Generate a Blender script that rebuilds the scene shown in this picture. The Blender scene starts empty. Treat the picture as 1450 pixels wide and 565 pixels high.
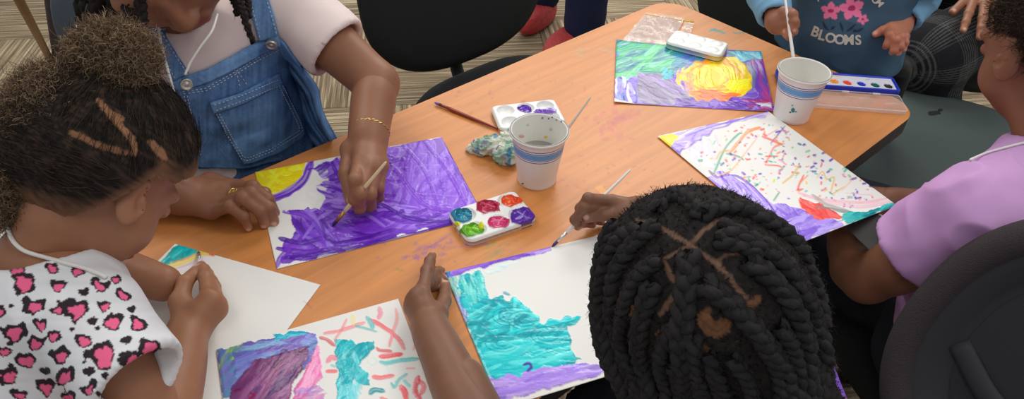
import bpy, math, random
import numpy as np
from mathutils import Vector, Matrix
from mathutils.bvhtree import BVHTree

# ---------------------------------------------------------------- camera
FPX, PIT, ROLL, YC, CZ = 1041.85, 0.6884, 0.0286, 271.0, 1.4246
TZ = 0.745                                   # table top height
scn = bpy.context.scene
COL = scn.collection
_fw = np.array([0, math.cos(PIT), -math.sin(PIT)])
_rt = np.array([1.0, 0, 0]); _up = np.cross(_rt, _fw)
RT = math.cos(ROLL) * _rt + math.sin(ROLL) * _up
UP = -math.sin(ROLL) * _rt + math.cos(ROLL) * _up
FW = _fw
CAM = np.array([0, 0, CZ])
cd = bpy.data.cameras.new('camera'); cam = bpy.data.objects.new('camera', cd); COL.objects.link(cam)
cd.sensor_width = 36; cd.lens = FPX / 1450 * 36; cd.shift_y = (YC - 282.5) / 1450; cd.clip_start = 0.02
cam.matrix_world = Matrix(((RT[0], UP[0], -FW[0], 0), (RT[1], UP[1], -FW[1], 0), (RT[2], UP[2], -FW[2], CZ), (0, 0, 0, 1)))
scn.camera = cam
# ---------------------------------------------------------------- light
w = bpy.data.worlds.new('world'); scn.world = w; w.use_nodes = True
w.node_tree.nodes['Background'].inputs[0].default_value = (0.95, 0.97, 1.0, 1)
w.node_tree.nodes['Background'].inputs[1].default_value = 0.42
def area(name, loc, sx, sy, power, col=(1, 0.97, 0.93)):
    l = bpy.data.lights.new(name, 'AREA'); l.shape = 'RECTANGLE'; l.size = sx; l.size_y = sy; l.energy = power; l.color = col
    o = bpy.data.objects.new(name, l); COL.objects.link(o); o.location = loc
    return o
area('ceiling_lamp', (0.7, 3.0, 2.75), 1.2, 0.6, 27)
area('ceiling_lamp', (-1.3, 1.8, 2.75), 1.2, 0.6, 19)
area('ceiling_lamp', (1.3, 0.8, 2.75), 1.2, 0.6, 13)
area('ceiling_lamp', (0.4, 4.4, 2.75), 2.4, 0.9, 55)
area('ceiling_lamp', (-0.3, -0.6, 2.75), 1.2, 0.6, 6)
scn.view_settings.view_transform = 'Standard'; scn.view_settings.look = 'None'
scn.view_settings.gamma = 1; scn.view_settings.use_curve_mapping = False
scn.view_settings.exposure = 0.12

# ---------------------------------------------------------------- helpers
def D(u, v, t):
    """point seen at photo position (u,v) at depth t"""
    return CAM + t * (FW + (u - 725) / FPX * RT - (v - YC) / FPX * UP)
def J(u, v, z):
    """point seen at photo position (u,v) at height z"""
    d = FW + (u - 725) / FPX * RT - (v - YC) / FPX * UP
    return CAM + d * ((z - CZ) / d[2])
def pix(P):
    P = np.asarray(P, float) - CAM; z = P @ FW
    return 725 + FPX * (P @ RT) / z, YC - FPX * (P @ UP) / z
SD = np.array([0.738, 0.674]); ND = np.array([-0.674, 0.738])
def T(s, n, z=TZ):
    """table frame: s along the table, n across"""
    return np.array([SD[0] * s + ND[0] * n, SD[1] * s + ND[1] * n, z])
def unit(a): a = np.asarray(a, float); return a / (np.linalg.norm(a) + 1e-12)
def lin(c):
    c = [x / 255 for x in c]
    return tuple((x / 12.92 if x <= 0.04045 else ((x + 0.055) / 1.055) ** 2.4) for x in c)
def put(o, label=None, cat=None, group=None, kind=None):
    for k, v in (('label', label), ('category', cat), ('group', group), ('kind', kind)):
        if v: o[k] = v
    return o
def empty(name, loc, label=None, cat=None, group=None):
    o = bpy.data.objects.new(name, None); COL.objects.link(o); o.location = tuple(loc); o.empty_display_size = 0.02
    return put(o, label, cat, group)
def worldloc(o):
    p = Vector((0, 0, 0))
    while o: p = p + o.location; o = o.parent
    return p
def mesh_obj(name, V, Fc, mat, parent=None, smooth=True, col=None, rgh=None, mats=None, midx=None):
    """mesh from world coordinates, linked under parent"""
    V = np.asarray(V, float)
    if parent is not None: V = V - np.array(worldloc(parent))
    me = bpy.data.meshes.new(name)
    if isinstance(Fc, np.ndarray) and Fc.ndim == 2:
        n, k = Fc.shape
        me.vertices.add(len(V)); me.vertices.foreach_set('co', V.astype(np.float32).ravel())
        me.loops.add(n * k); me.loops.foreach_set('vertex_index', Fc.astype(np.int32).ravel())
        me.polygons.add(n); me.polygons.foreach_set('loop_start', np.arange(0, n * k, k, dtype=np.int32))
        me.update(calc_edges=True)
    else:
        me.from_pydata([tuple(v) for v in V], [], [tuple(int(i) for i in f) for f in Fc])
    me.validate(); 
    me.polygons.foreach_set('use_smooth', np.full(len(me.polygons), smooth))
    if col is not None:
        a = me.color_attributes.new('Col', 'FLOAT_COLOR', 'POINT')
        c = np.ones((len(V), 4), np.float32); c[:, :3] = col; a.data.foreach_set('color', c.ravel())
    if rgh is not None:
        a = me.attributes.new('Rgh', 'FLOAT', 'POINT'); a.data.foreach_set('value', np.asarray(rgh, np.float32))
    if mats:
        for m in mats: me.materials.append(m)
        me.polygons.foreach_set('material_index', np.asarray(midx, np.int32))
    elif mat: me.materials.append(mat)
    o = bpy.data.objects.new(name, me); COL.objects.link(o)
    if parent is not None: o.parent = parent
    return o
def recenter(o):
    """move a top-level mesh's origin to the base of its bounds"""
    me = o.data; n = len(me.vertices); a = np.empty(n * 3, np.float32); me.vertices.foreach_get('co', a); a = a.reshape(-1, 3)
    c = (a.min(0) + a.max(0)) / 2; c[2] = a[:, 2].min(); a -= c; me.vertices.foreach_set('co', a.ravel()); me.update()
    o.location = Vector([float(x) for x in c]) + o.location
    return o
# ---- noise
_rs = np.random.RandomState(7)
_T3 = _rs.rand(64, 64, 64).astype(np.float32)
_T2 = _rs.rand(256, 256).astype(np.float32)
def vn2(x, y, seed=0):
    x = np.asarray(x, float) + seed * 17.31; y = np.asarray(y, float) + seed * 5.77
    xi = np.floor(x).astype(int); yi = np.floor(y).astype(int); fx = x - xi; fy = y - yi
    fx = fx * fx * (3 - 2 * fx); fy = fy * fy * (3 - 2 * fy)
    a = _T2[xi & 255, yi & 255]; b = _T2[(xi + 1) & 255, yi & 255]; c = _T2[xi & 255, (yi + 1) & 255]; d = _T2[(xi + 1) & 255, (yi + 1) & 255]
    return (a * (1 - fx) + b * fx) * (1 - fy) + (c * (1 - fx) + d * fx) * fy
def vn3(P, sc, seed=0):
    P = np.asarray(P) * sc + seed * 7.13
    I = np.floor(P).astype(int); f = P - I; f = f * f * (3 - 2 * f); r = 0
    for dx in (0, 1):
        for dy in (0, 1):
            for dz in (0, 1):
                wgt = (f[..., 0] if dx else 1 - f[..., 0]) * (f[..., 1] if dy else 1 - f[..., 1]) * (f[..., 2] if dz else 1 - f[..., 2])
                r = r + wgt * _T3[(I[..., 0] + dx) & 63, (I[..., 1] + dy) & 63, (I[..., 2] + dz) & 63]
    return r
# ---- materials
def mat(name, c=(0.5, 0.5, 0.5), rough=0.5, attr=False, sss=0, bump=None, metal=0, spec=0.5, trans=0, alpha=1, sheen=0, ior=1.45, rattr=False, var=0, coat=0):
    m = bpy.data.materials.new(name); m.use_nodes = True; nt = m.node_tree; N = nt.nodes; L = nt.links; b = N['Principled BSDF']
    b.inputs['Base Color'].default_value = (*c, 1); b.inputs['Roughness'].default_value = rough; b.inputs['Metallic'].default_value = metal
    b.inputs['Specular IOR Level'].default_value = spec; b.inputs['Transmission Weight'].default_value = trans; b.inputs['IOR'].default_value = ior
    b.inputs['Alpha'].default_value = alpha; b.inputs['Coat Weight'].default_value = coat
    if sheen: b.inputs['Sheen Weight'].default_value = sheen; b.inputs['Sheen Roughness'].default_value = 0.5
    if sss:
        b.inputs['Subsurface Weight'].default_value = sss; b.inputs['Subsurface Radius'].default_value = (0.6, 0.25, 0.12); b.inputs['Subsurface Scale'].default_value = 0.01
    src = None
    if attr:
        a = N.new('ShaderNodeAttribute'); a.attribute_name = 'Col'; src = a.outputs['Color']; L.new(src, b.inputs['Base Color'])
    if rattr:
        a = N.new('ShaderNodeAttribute'); a.attribute_name = 'Rgh'; L.new(a.outputs['Fac'], b.inputs['Roughness'])
    tc = N.new('ShaderNodeTexCoord')
    if var:
        n = N.new('ShaderNodeTexNoise'); n.inputs['Scale'].default_value = var[0]; n.inputs['Detail'].default_value = 5; L.new(tc.outputs['Object'], n.inputs['Vector'])
        mr = N.new('ShaderNodeMapRange'); mr.inputs['To Min'].default_value = 1 - var[1]; mr.inputs['To Max'].default_value = 1 + var[1]; L.new(n.outputs['Fac'], mr.inputs['Value'])
        mx = N.new('ShaderNodeVectorMath'); mx.operation = 'SCALE'; L.new(mr.outputs[0], mx.inputs['Scale'])
        if src: L.new(src, mx.inputs[0])
        else: mx.inputs[0].default_value = c
        L.new(mx.outputs[0], b.inputs['Base Color'])
    if bump:
        n = N.new('ShaderNodeTexNoise'); n.inputs['Scale'].default_value = bump[0]; n.inputs['Detail'].default_value = 4; L.new(tc.outputs['Object'], n.inputs['Vector'])
        bp = N.new('ShaderNodeBump'); bp.inputs['Strength'].default_value = bump[1]; bp.inputs['Distance'].default_value = bump[2] if len(bump) > 2 else 0.001
        L.new(n.outputs['Fac'], bp.inputs['Height']); L.new(bp.outputs[0], b.inputs['Normal'])
    return m
# ---- polygon shape builders (world coordinates)
def frame(d, ref=(0, 0, 1)):
    d = unit(d); r = np.array(ref, float)
    if abs(d @ unit(r)) > 0.95: r = np.array([1.0, 0, 0])
    a = unit(np.cross(r, d)); return a, np.cross(d, a)
def catmull(P, n=8):
    P = np.asarray(P, float)
    if len(P) < 3: return P
    Q = np.vstack([2 * P[0] - P[1], P, 2 * P[-1] - P[-2]]); out = []
    for i in range(1, len(Q) - 2):
        for k in range(n):
            t = k / n; a, b, c, d = Q[i - 1], Q[i], Q[i + 1], Q[i + 2]
            out.append(0.5 * (2 * b + (c - a) * t + (2 * a - 5 * b + 4 * c - d) * t * t + (3 * b - 3 * c + d - a) * t ** 3))
    out.append(P[-1]); return np.array(out)
def tube(P, R, seg=8, flat=None, caps=True):
    """swept tube; R scalar or list; flat=(axis,factor) squashes; returns V,F"""
    P = np.asarray(P, float); n = len(P); R = np.full(n, R) if np.isscalar(R) else np.interp(np.linspace(0, 1, n), np.linspace(0, 1, len(R)), R)
    V = []; Fc = []; prev = None
    for i in range(n):
        d = unit(P[min(i + 1, n - 1)] - P[max(i - 1, 0)])
        if prev is None: a, b = frame(d)
        else: a = unit(prev - d * (prev @ d)); b = np.cross(d, a)
        prev = a
        for k in range(seg):
            t = 2 * math.pi * k / seg; o = (a * math.cos(t) + b * math.sin(t)) * R[i]
            if flat is not None: ax = flat[0]; o = o - ax * (o @ ax) * (1 - flat[1])
            V.append(P[i] + o)
    for i in range(n - 1):
        for k in range(seg): Fc.append((i * seg + k, i * seg + (k + 1) % seg, (i + 1) * seg + (k + 1) % seg, (i + 1) * seg + k))
    if caps: Fc.append(tuple(range(seg))[::-1]); Fc.append(tuple((n - 1) * seg + k for k in range(seg)))
    return np.array(V), Fc
def join(parts):
    V = []; Fc = []; o = 0
    for v, f in parts:
        V.append(np.asarray(v)); Fc += [tuple(i + o for i in q) for q in f]; o += len(v)
    return np.vstack(V), Fc
def lathe(prof, c, seg=48, axis=None, close=False):
    """prof: list of (r,z) revolve about vertical axis at c"""
    c = np.asarray(c, float); V = []; Fc = []; n = len(prof)
    for r, z in prof:
        for k in range(seg):
            t = 2 * math.pi * k / seg; V.append(c + [r * math.cos(t), r * math.sin(t), z])
    for i in range(n - 1):
        for k in range(seg): Fc.append((i * seg + k, i * seg + (k + 1) % seg, (i + 1) * seg + (k + 1) % seg, (i + 1) * seg + k))
    Fc.append(tuple(range(seg))[::-1]); Fc.append(tuple((n - 1) * seg + k for k in range(seg)))
    return np.array(V), Fc
def rrect(hx, hy, r, n=6):
    out = []
    for cx, cy, a0 in ((hx - r, hy - r, 0), (-hx + r, hy - r, 90), (-hx + r, -hy + r, 180), (hx - r, -hy + r, 270)):
        for k in range(n + 1):
            a = math.radians(a0 + 90 * k / n); out.append((cx + r * math.cos(a), cy + r * math.sin(a)))
    return np.array(out)
def loft(rings, caps=True):
    n = len(rings[0]); V = np.vstack(rings); Fc = []
    for i in range(len(rings) - 1):
        for k in range(n): Fc.append((i * n + k, i * n + (k + 1) % n, (i + 1) * n + (k + 1) % n, (i + 1) * n + k))
    if caps: Fc.append(tuple(range(n))[::-1]); Fc.append(tuple((len(rings) - 1) * n + k for k in range(n)))
    return V, Fc
def slab(outline, z0, z1, bev=0.0, org=(0, 0, 0), ex=(1, 0, 0), ey=(0, 1, 0)):
    """extrude a 2D outline between two heights (local frame) with a small bevel"""
    org, ex, ey = np.array(org, float), np.array(ex, float), np.array(ey, float); ez = np.cross(ex, ey)
    c = outline.mean(0); L = np.sqrt(((outline - c) ** 2).sum(1)).mean()
    def ring(k, z): q = c + (outline - c) * k; return org + q[:, :1] * ex + q[:, 1:] * ey + z * ez
    if bev: kb = 1 - bev / L; R = [ring(kb, z0), ring(1, z0 + bev), ring(1, z1 - bev), ring(kb, z1)]
    else: R = [ring(1, z0), ring(1, z1)]
    return loft(R)
def boxm(c, sx, sy, sz, rot=0, bev=0.003):
    r = rot; return slab(rrect(sx / 2, sy / 2, min(sx, sy) * 0.15 if bev else 1e-4, 3), -sz / 2, sz / 2, min(bev, sz * .3), c, (math.cos(r), math.sin(r), 0), (-math.sin(r), math.cos(r), 0))
# ---------------------------------------------------------------- volume modelling for bodies and cloth (union of tapered limbs, meshed)
class Vol:
    def __init__(s, lo, hi, h):
        s.lo = np.array(lo, float); s.h = h; s.n = np.ceil((np.array(hi) - s.lo) / h).astype(int) + 1
        s.a = np.full(s.n, 0.3, np.float32)
    def reg(s, lo, hi):
        i0 = np.clip(np.floor((lo - s.lo) / s.h).astype(int), 0, s.n); i1 = np.clip(np.ceil((hi - s.lo) / s.h).astype(int) + 1, 0, s.n)
        sl = tuple(slice(a, b) for a, b in zip(i0, i1))
        X = [(s.lo[k] + s.h * np.arange(i0[k], i1[k])).reshape([-1 if j == k else 1 for j in range(3)]) for k in range(3)]
        return sl, X
    def apply(s, lo, hi, f, k, op):
        m = k + 3 * s.h
        sl, X = s.reg(np.minimum(lo, hi) - m, np.maximum(lo, hi) + m)
        a = s.a[sl]
        if a.size == 0: return
        d = f(X).astype(np.float32)
        if op == 'u':
            h = np.maximum(k - np.abs(a - d), 0) / max(k, 1e-6); s.a[sl] = np.minimum(a, d) - h * h * k * 0.25
        else:
            h = np.maximum(k - np.abs(a + d), 0) / max(k, 1e-6); s.a[sl] = np.maximum(a, -d) + h * h * k * 0.25
    def cap(s, a, b, ra, rb=None, k=0.008, flat=None, op='u'):
        a = np.asarray(a, float); b = np.asarray(b, float); rb = ra if rb is None else rb; R = max(ra, rb)
        ab = b - a; L2 = ab @ ab + 1e-12
        def f(X):
            q = [X[i] - a[i] for i in range(3)]
            t = np.clip((q[0] * ab[0] + q[1] * ab[1] + q[2] * ab[2]) / L2, 0, 1)
            r = [q[i] - t * ab[i] for i in range(3)]
            dd = r[0] ** 2 + r[1] ** 2 + r[2] ** 2
            if flat is not None:
                n = unit(flat[0]); c = r[0] * n[0] + r[1] * n[1] + r[2] * n[2]; dd = dd + c * c * (1 / flat[1] ** 2 - 1)
            return np.sqrt(dd) - (ra + (rb - ra) * t)
        s.apply(np.minimum(a, b) - R, np.maximum(a, b) + R, f, k, op)
    def chain(s, P, R, k=0.008, flat=None, n=0, op='u'):
        P = [np.asarray(p, float) for p in P]
        if n:
            m = len(P); P = catmull(P, n); R = np.interp(np.linspace(0, m - 1, len(P)), np.arange(m), R)
        for i in range(len(P) - 1): s.cap(P[i], P[i + 1], R[i], R[i + 1], k, flat, op)
    def ell(s, c, r, M=None, k=0.01, op='u'):
        c = np.asarray(c, float); r = np.asarray(r, float); M = np.eye(3) if M is None else np.asarray(M); R = r.max()
        def f(X):
            q = [X[i] - c[i] for i in range(3)]
            l = [(q[0] * M[0][j] + q[1] * M[1][j] + q[2] * M[2][j]) / r[j] for j in range(3)]   # columns of M are the axes
            k0 = np.sqrt(l[0] ** 2 + l[1] ** 2 + l[2] ** 2); k1 = np.sqrt((l[0] / r[0]) ** 2 + (l[1] / r[1]) ** 2 + (l[2] / r[2]) ** 2) + 1e-9
            return k0 * (k0 - 1) / k1
        s.apply(c - R, c + R, f, k, op)
    def half(s, p, n, k=0.0, lo=None, hi=None):
        """cut away the side of the plane that n points to (within a box)"""
        n = unit(n); p = np.asarray(p, float)
        sl, X = s.reg(s.lo if lo is None else np.asarray(lo), s.lo + s.h * s.n if hi is None else np.asarray(hi))
        d = (X[0] - p[0]) * n[0] + (X[1] - p[1]) * n[1] + (X[2] - p[2]) * n[2]
        s.a[sl] = np.maximum(s.a[sl], d.astype(np.float32))
    def mesh(s):
        a = s.a.copy(); a[[0, -1]] = 0.3; a[:, [0, -1]] = 0.3; a[:, :, [0, -1]] = 0.3
        ins = a < 0; n = a.shape
        # active cells
        c = np.zeros([x - 1 for x in n], np.uint8)
        for dx in (0, 1):
            for dy in (0, 1):
                for dz in (0, 1): c += ins[dx:n[0] - 1 + dx, dy:n[1] - 1 + dy, dz:n[2] - 1 + dz]
        idx = np.argwhere((c > 0) & (c < 8)); vid = np.full(c.shape, -1, np.int32); vid[tuple(idx.T)] = np.arange(len(idx))
        acc = np.zeros((len(idx), 3)); cnt = np.zeros(len(idx))
        cs = [(i, j, k) for i in (0, 1) for j in (0, 1) for k in (0, 1)]
        vals = {q: a[idx[:, 0] + q[0], idx[:, 1] + q[1], idx[:, 2] + q[2]] for q in cs}
        for p in cs:
            for ax in range(3):
                if p[ax]: continue
                q = list(p); q[ax] = 1; q = tuple(q); va, vb = vals[p], vals[q]; m = (va < 0) != (vb < 0)
                t = np.where(m, va / np.where(m, va - vb, 1), 0)
                pt = np.tile(np.array(p, float), (len(idx), 1)); pt[:, ax] = t
                acc[m] += pt[m]; cnt[m] += 1
        V = s.lo + s.h * (idx + acc / np.maximum(cnt, 1)[:, None])
        Fc = []
        for ax in range(3):
            b, c2 = (ax + 1) % 3, (ax + 2) % 3
            sl0 = [slice(None)] * 3; sl1 = [slice(None)] * 3; sl0[ax] = slice(0, n[ax] - 1); sl1[ax] = slice(1, n[ax])
            e = ins[tuple(sl0)] != ins[tuple(sl1)]; E_ = np.argwhere(e)
            E_ = E_[(E_[:, b] > 0) & (E_[:, c2] > 0) & (E_[:, b] < n[b] - 1) & (E_[:, c2] < n[c2] - 1)]
            flip = ins[tuple(E_.T)]
            def g(db, dc):
                q = E_.copy(); q[:, b] -= db; q[:, c2] -= dc; return vid[tuple(q.T)]
            Q = np.stack([g(1, 1), g(0, 1), g(0, 0), g(1, 0)], 1)
            Q[~flip] = Q[~flip][:, ::-1]; Fc.append(Q)
        Fc = np.vstack(Fc); Fc = Fc[(Fc >= 0).all(1)]
        return V, Fc
def smoothm(V, Fc, it=2, lam=0.5):
    n = len(V)
    for _ in range(it):
        S = np.zeros((n, 3)); c = np.zeros(n)
        for k in range(4):
            i, j = Fc[:, k], Fc[:, (k + 1) % 4]
            for d in range(3): S[:, d] += np.bincount(i, V[j, d], n) + np.bincount(j, V[i, d], n)
            c += np.bincount(i, minlength=n) + np.bincount(j, minlength=n)
        V = V + lam * (S / np.maximum(c, 1)[:, None] - V)
    return V
def vnormals(V, Fc):
    n = np.cross(V[Fc[:, 2]] - V[Fc[:, 0]], V[Fc[:, 3]] - V[Fc[:, 1]]); N = np.zeros_like(V)
    for k in range(4):
        for d in range(3): N[:, d] += np.bincount(Fc[:, k], n[:, d], len(V))
    return N / (np.linalg.norm(N, axis=1)[:, None] + 1e-12)
def keep(V, Fc, m):
    """keep faces whose vertices all satisfy m"""
    Fc = Fc[m[Fc].all(1)]; u = np.unique(Fc); r = np.full(len(V), -1); r[u] = np.arange(len(u)); return V[u], r[Fc], u
def subdiv(V, Fc, n=1):
    for _ in range(n):
        E_ = np.vstack([Fc[:, [k, (k + 1) % 4]] for k in range(4)]); Es = np.sort(E_, 1)
        key = Es[:, 0].astype(np.int64) * len(V) + Es[:, 1]; u, inv = np.unique(key, return_inverse=True)
        m = (V[u // len(V)] + V[u % len(V)]) / 2; c = V[Fc].mean(1); nf = len(Fc); o = len(V)
        e = [o + inv[k * nf:(k + 1) * nf] for k in range(4)]; fc = o + len(u) + np.arange(nf)
        Fn = np.vstack([np.stack([Fc[:, k], e[k], fc, e[(k + 3) % 4]], 1) for k in range(4)])
        V = np.vstack([V, m, c]); Fc = Fn
    return V, Fc
def bvh_of(V, Fc): return BVHTree.FromPolygons([tuple(v) for v in V], [tuple(int(i) for i in f) for f in Fc])
def ray(bv, u, v, off=0.0):
    d = unit(FW + (u - 725) / FPX * RT - (v - YC) / FPX * UP)
    h, n, i, dist = bv.ray_cast(Vector(CAM), Vector(d))
    if h is None: return None, None
    n = np.array(n); 
    if n @ d > 0: n = -n
    return np.array(h) + n * off, n
def resamp(P, n):
    P = np.asarray(P, float); L = np.concatenate([[0], np.cumsum(np.linalg.norm(np.diff(P, axis=0), axis=1))]); t = np.linspace(0, L[-1], n)
    return np.stack([np.interp(t, L, P[:, k]) for k in range(P.shape[1])], 1)
def cloth_patch(bv, A, B, nu, nv, off, thick, fall=None, sm=2):
    """piece of cloth lying on a surface: A and B are opposite outlines in the photo"""
    A = resamp(A, nu); B = resamp(B, nu); G = np.zeros((nv, nu, 3)); ok = np.zeros((nv, nu), bool)
    for j in range(nv):
        for i in range(nu):
            q = A[i] + (B[i] - A[i]) * j / (nv - 1); h, n = ray(bv, *q, off)
            if h is not None: G[j, i] = h; ok[j, i] = True
    if not ok.all():
        t = np.array([(g - CAM) @ FW for g in G[ok]]); ii = np.argwhere(ok)
        for j, i in np.argwhere(~ok):
            k = np.argmin(((ii - [j, i]) ** 2).sum(1)); q = A[i] + (B[i] - A[i]) * j / (nv - 1); G[j, i] = D(q[0], q[1], t[k])
    for _ in range(sm):
        H = G.copy(); H[1:-1, 1:-1] = (G[:-2, 1:-1] + G[2:, 1:-1] + G[1:-1, :-2] + G[1:-1, 2:] + 2 * G[1:-1, 1:-1]) / 6; G = H
    du = np.gradient(G, axis=1); dv = np.gradient(G, axis=0); N = np.cross(du, dv); N /= np.linalg.norm(N, axis=2)[..., None] + 1e-12
    if (N.mean((0, 1)) @ FW) > 0: N = -N
    return G, N
def patch_mesh(G, N, thick):
    nv, nu = G.shape[:2]; top = (G + N * thick).reshape(-1, 3); bot = (G - N * 0.002).reshape(-1, 3); o = nv * nu; Fc = []
    for j in range(nv - 1):
        for i in range(nu - 1):
            a = j * nu + i; Fc.append((a, a + 1, a + nu + 1, a + nu)); Fc.append((o + a, o + a + nu, o + a + nu + 1, o + a + 1))
    def side(L):
        for p, q in zip(L[:-1], L[1:]): Fc.append((p, p + o, q + o, q))
    side([i for i in range(nu)]); side([j * nu + nu - 1 for j in range(nv)]); side([(nv - 1) * nu + i for i in range(nu)][::-1]); side([j * nu for j in range(nv)][::-1])
    return np.vstack([top, bot]), np.array(Fc)
# ---------------------------------------------------------------- floor
def carpet():
    m = bpy.data.materials.new('carpet'); m.use_nodes = True; N = m.node_tree.nodes; L = m.node_tree.links; b = N['Principled BSDF']; b.inputs['Roughness'].default_value = 0.95
    b.inputs['Specular IOR Level'].default_value = 0.1
    tc = N.new('ShaderNodeTexCoord'); mp = N.new('ShaderNodeMapping'); mp.inputs['Rotation'].default_value = (0, 0, math.radians(-8)); mp.inputs['Location'].default_value = (0.13, 0.21, 0)
    L.new(tc.outputs['Object'], mp.inputs[0])
    ck = N.new('ShaderNodeTexChecker'); ck.inputs['Scale'].default_value = 1 / 0.61; L.new(mp.outputs[0], ck.inputs[0])
    outs = []
    for sx, sy in ((2.6, 105), (105, 2.6)):
        mm = N.new('ShaderNodeMapping'); mm.inputs['Scale'].default_value = (sx, sy, 1); L.new(mp.outputs[0], mm.inputs[0])
        n = N.new('ShaderNodeTexNoise'); n.inputs['Scale'].default_value = 1; n.inputs['Detail'].default_value = 2.5; n.inputs['Roughness'].default_value = 0.6; L.new(mm.outputs[0], n.inputs[0]); outs.append(n.outputs['Fac'])
    mx = N.new('ShaderNodeMix'); L.new(ck.outputs['Fac'], mx.inputs[0]); L.new(outs[0], mx.inputs[2]); L.new(outs[1], mx.inputs[3])
    n3 = N.new('ShaderNodeTexNoise'); n3.inputs['Scale'].default_value = 260; L.new(tc.outputs['Object'], n3.inputs[0])
    ad = N.new('ShaderNodeMath'); ad.operation = 'MULTIPLY_ADD'; L.new(n3.outputs['Fac'], ad.inputs[0]); ad.inputs[1].default_value = 0.22; L.new(mx.outputs[0], ad.inputs[2])
    cr = N.new('ShaderNodeValToRGB'); e = cr.color_ramp.elements; e[0].position = 0.43; e[0].color = (*lin((96, 84, 68)), 1); e[1].position = 0.8; e[1].color = (*lin((204, 190, 162)), 1)
    x = e.new(0.58); x.color = (*lin((132, 116, 94)), 1); x = e.new(0.68); x.color = (*lin((160, 143, 116)), 1)
    L.new(ad.outputs[0], cr.inputs[0])
    # seams between carpet tiles
    br = N.new('ShaderNodeTexBrick'); br.offset = 0; br.inputs['Scale'].default_value = 1; br.inputs['Brick Width'].default_value = 0.61; br.inputs['Row Height'].default_value = 0.61; br.inputs['Mortar Size'].default_value = 0.004
    br.inputs['Color1'].default_value = (1, 1, 1, 1); br.inputs['Color2'].default_value = (0.9, 0.9, 0.9, 1); br.inputs['Mortar'].default_value = (0.62, 0.6, 0.58, 1); L.new(mp.outputs[0], br.inputs[0])
    mu = N.new('ShaderNodeMix'); mu.data_type = 'RGBA'; mu.blend_type = 'MULTIPLY'; mu.inputs[0].default_value = 1; L.new(cr.outputs[0], mu.inputs[6]); L.new(br.outputs['Color'], mu.inputs[7])
    L.new(mu.outputs[2], b.inputs['Base Color'])
    bp = N.new('ShaderNodeBump'); bp.inputs['Strength'].default_value = 0.6; bp.inputs['Distance'].default_value = 0.004; L.new(ad.outputs[0], bp.inputs['Height']); L.new(bp.outputs[0], b.inputs['Normal'])
    return m
fl = mesh_obj('floor', [(-5, -3, 0), (6, -3, 0), (6, 7, 0), (-5, 7, 0)], [(0, 1, 2, 3)], carpet(), smooth=False); fl['kind'] = 'structure'

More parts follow.
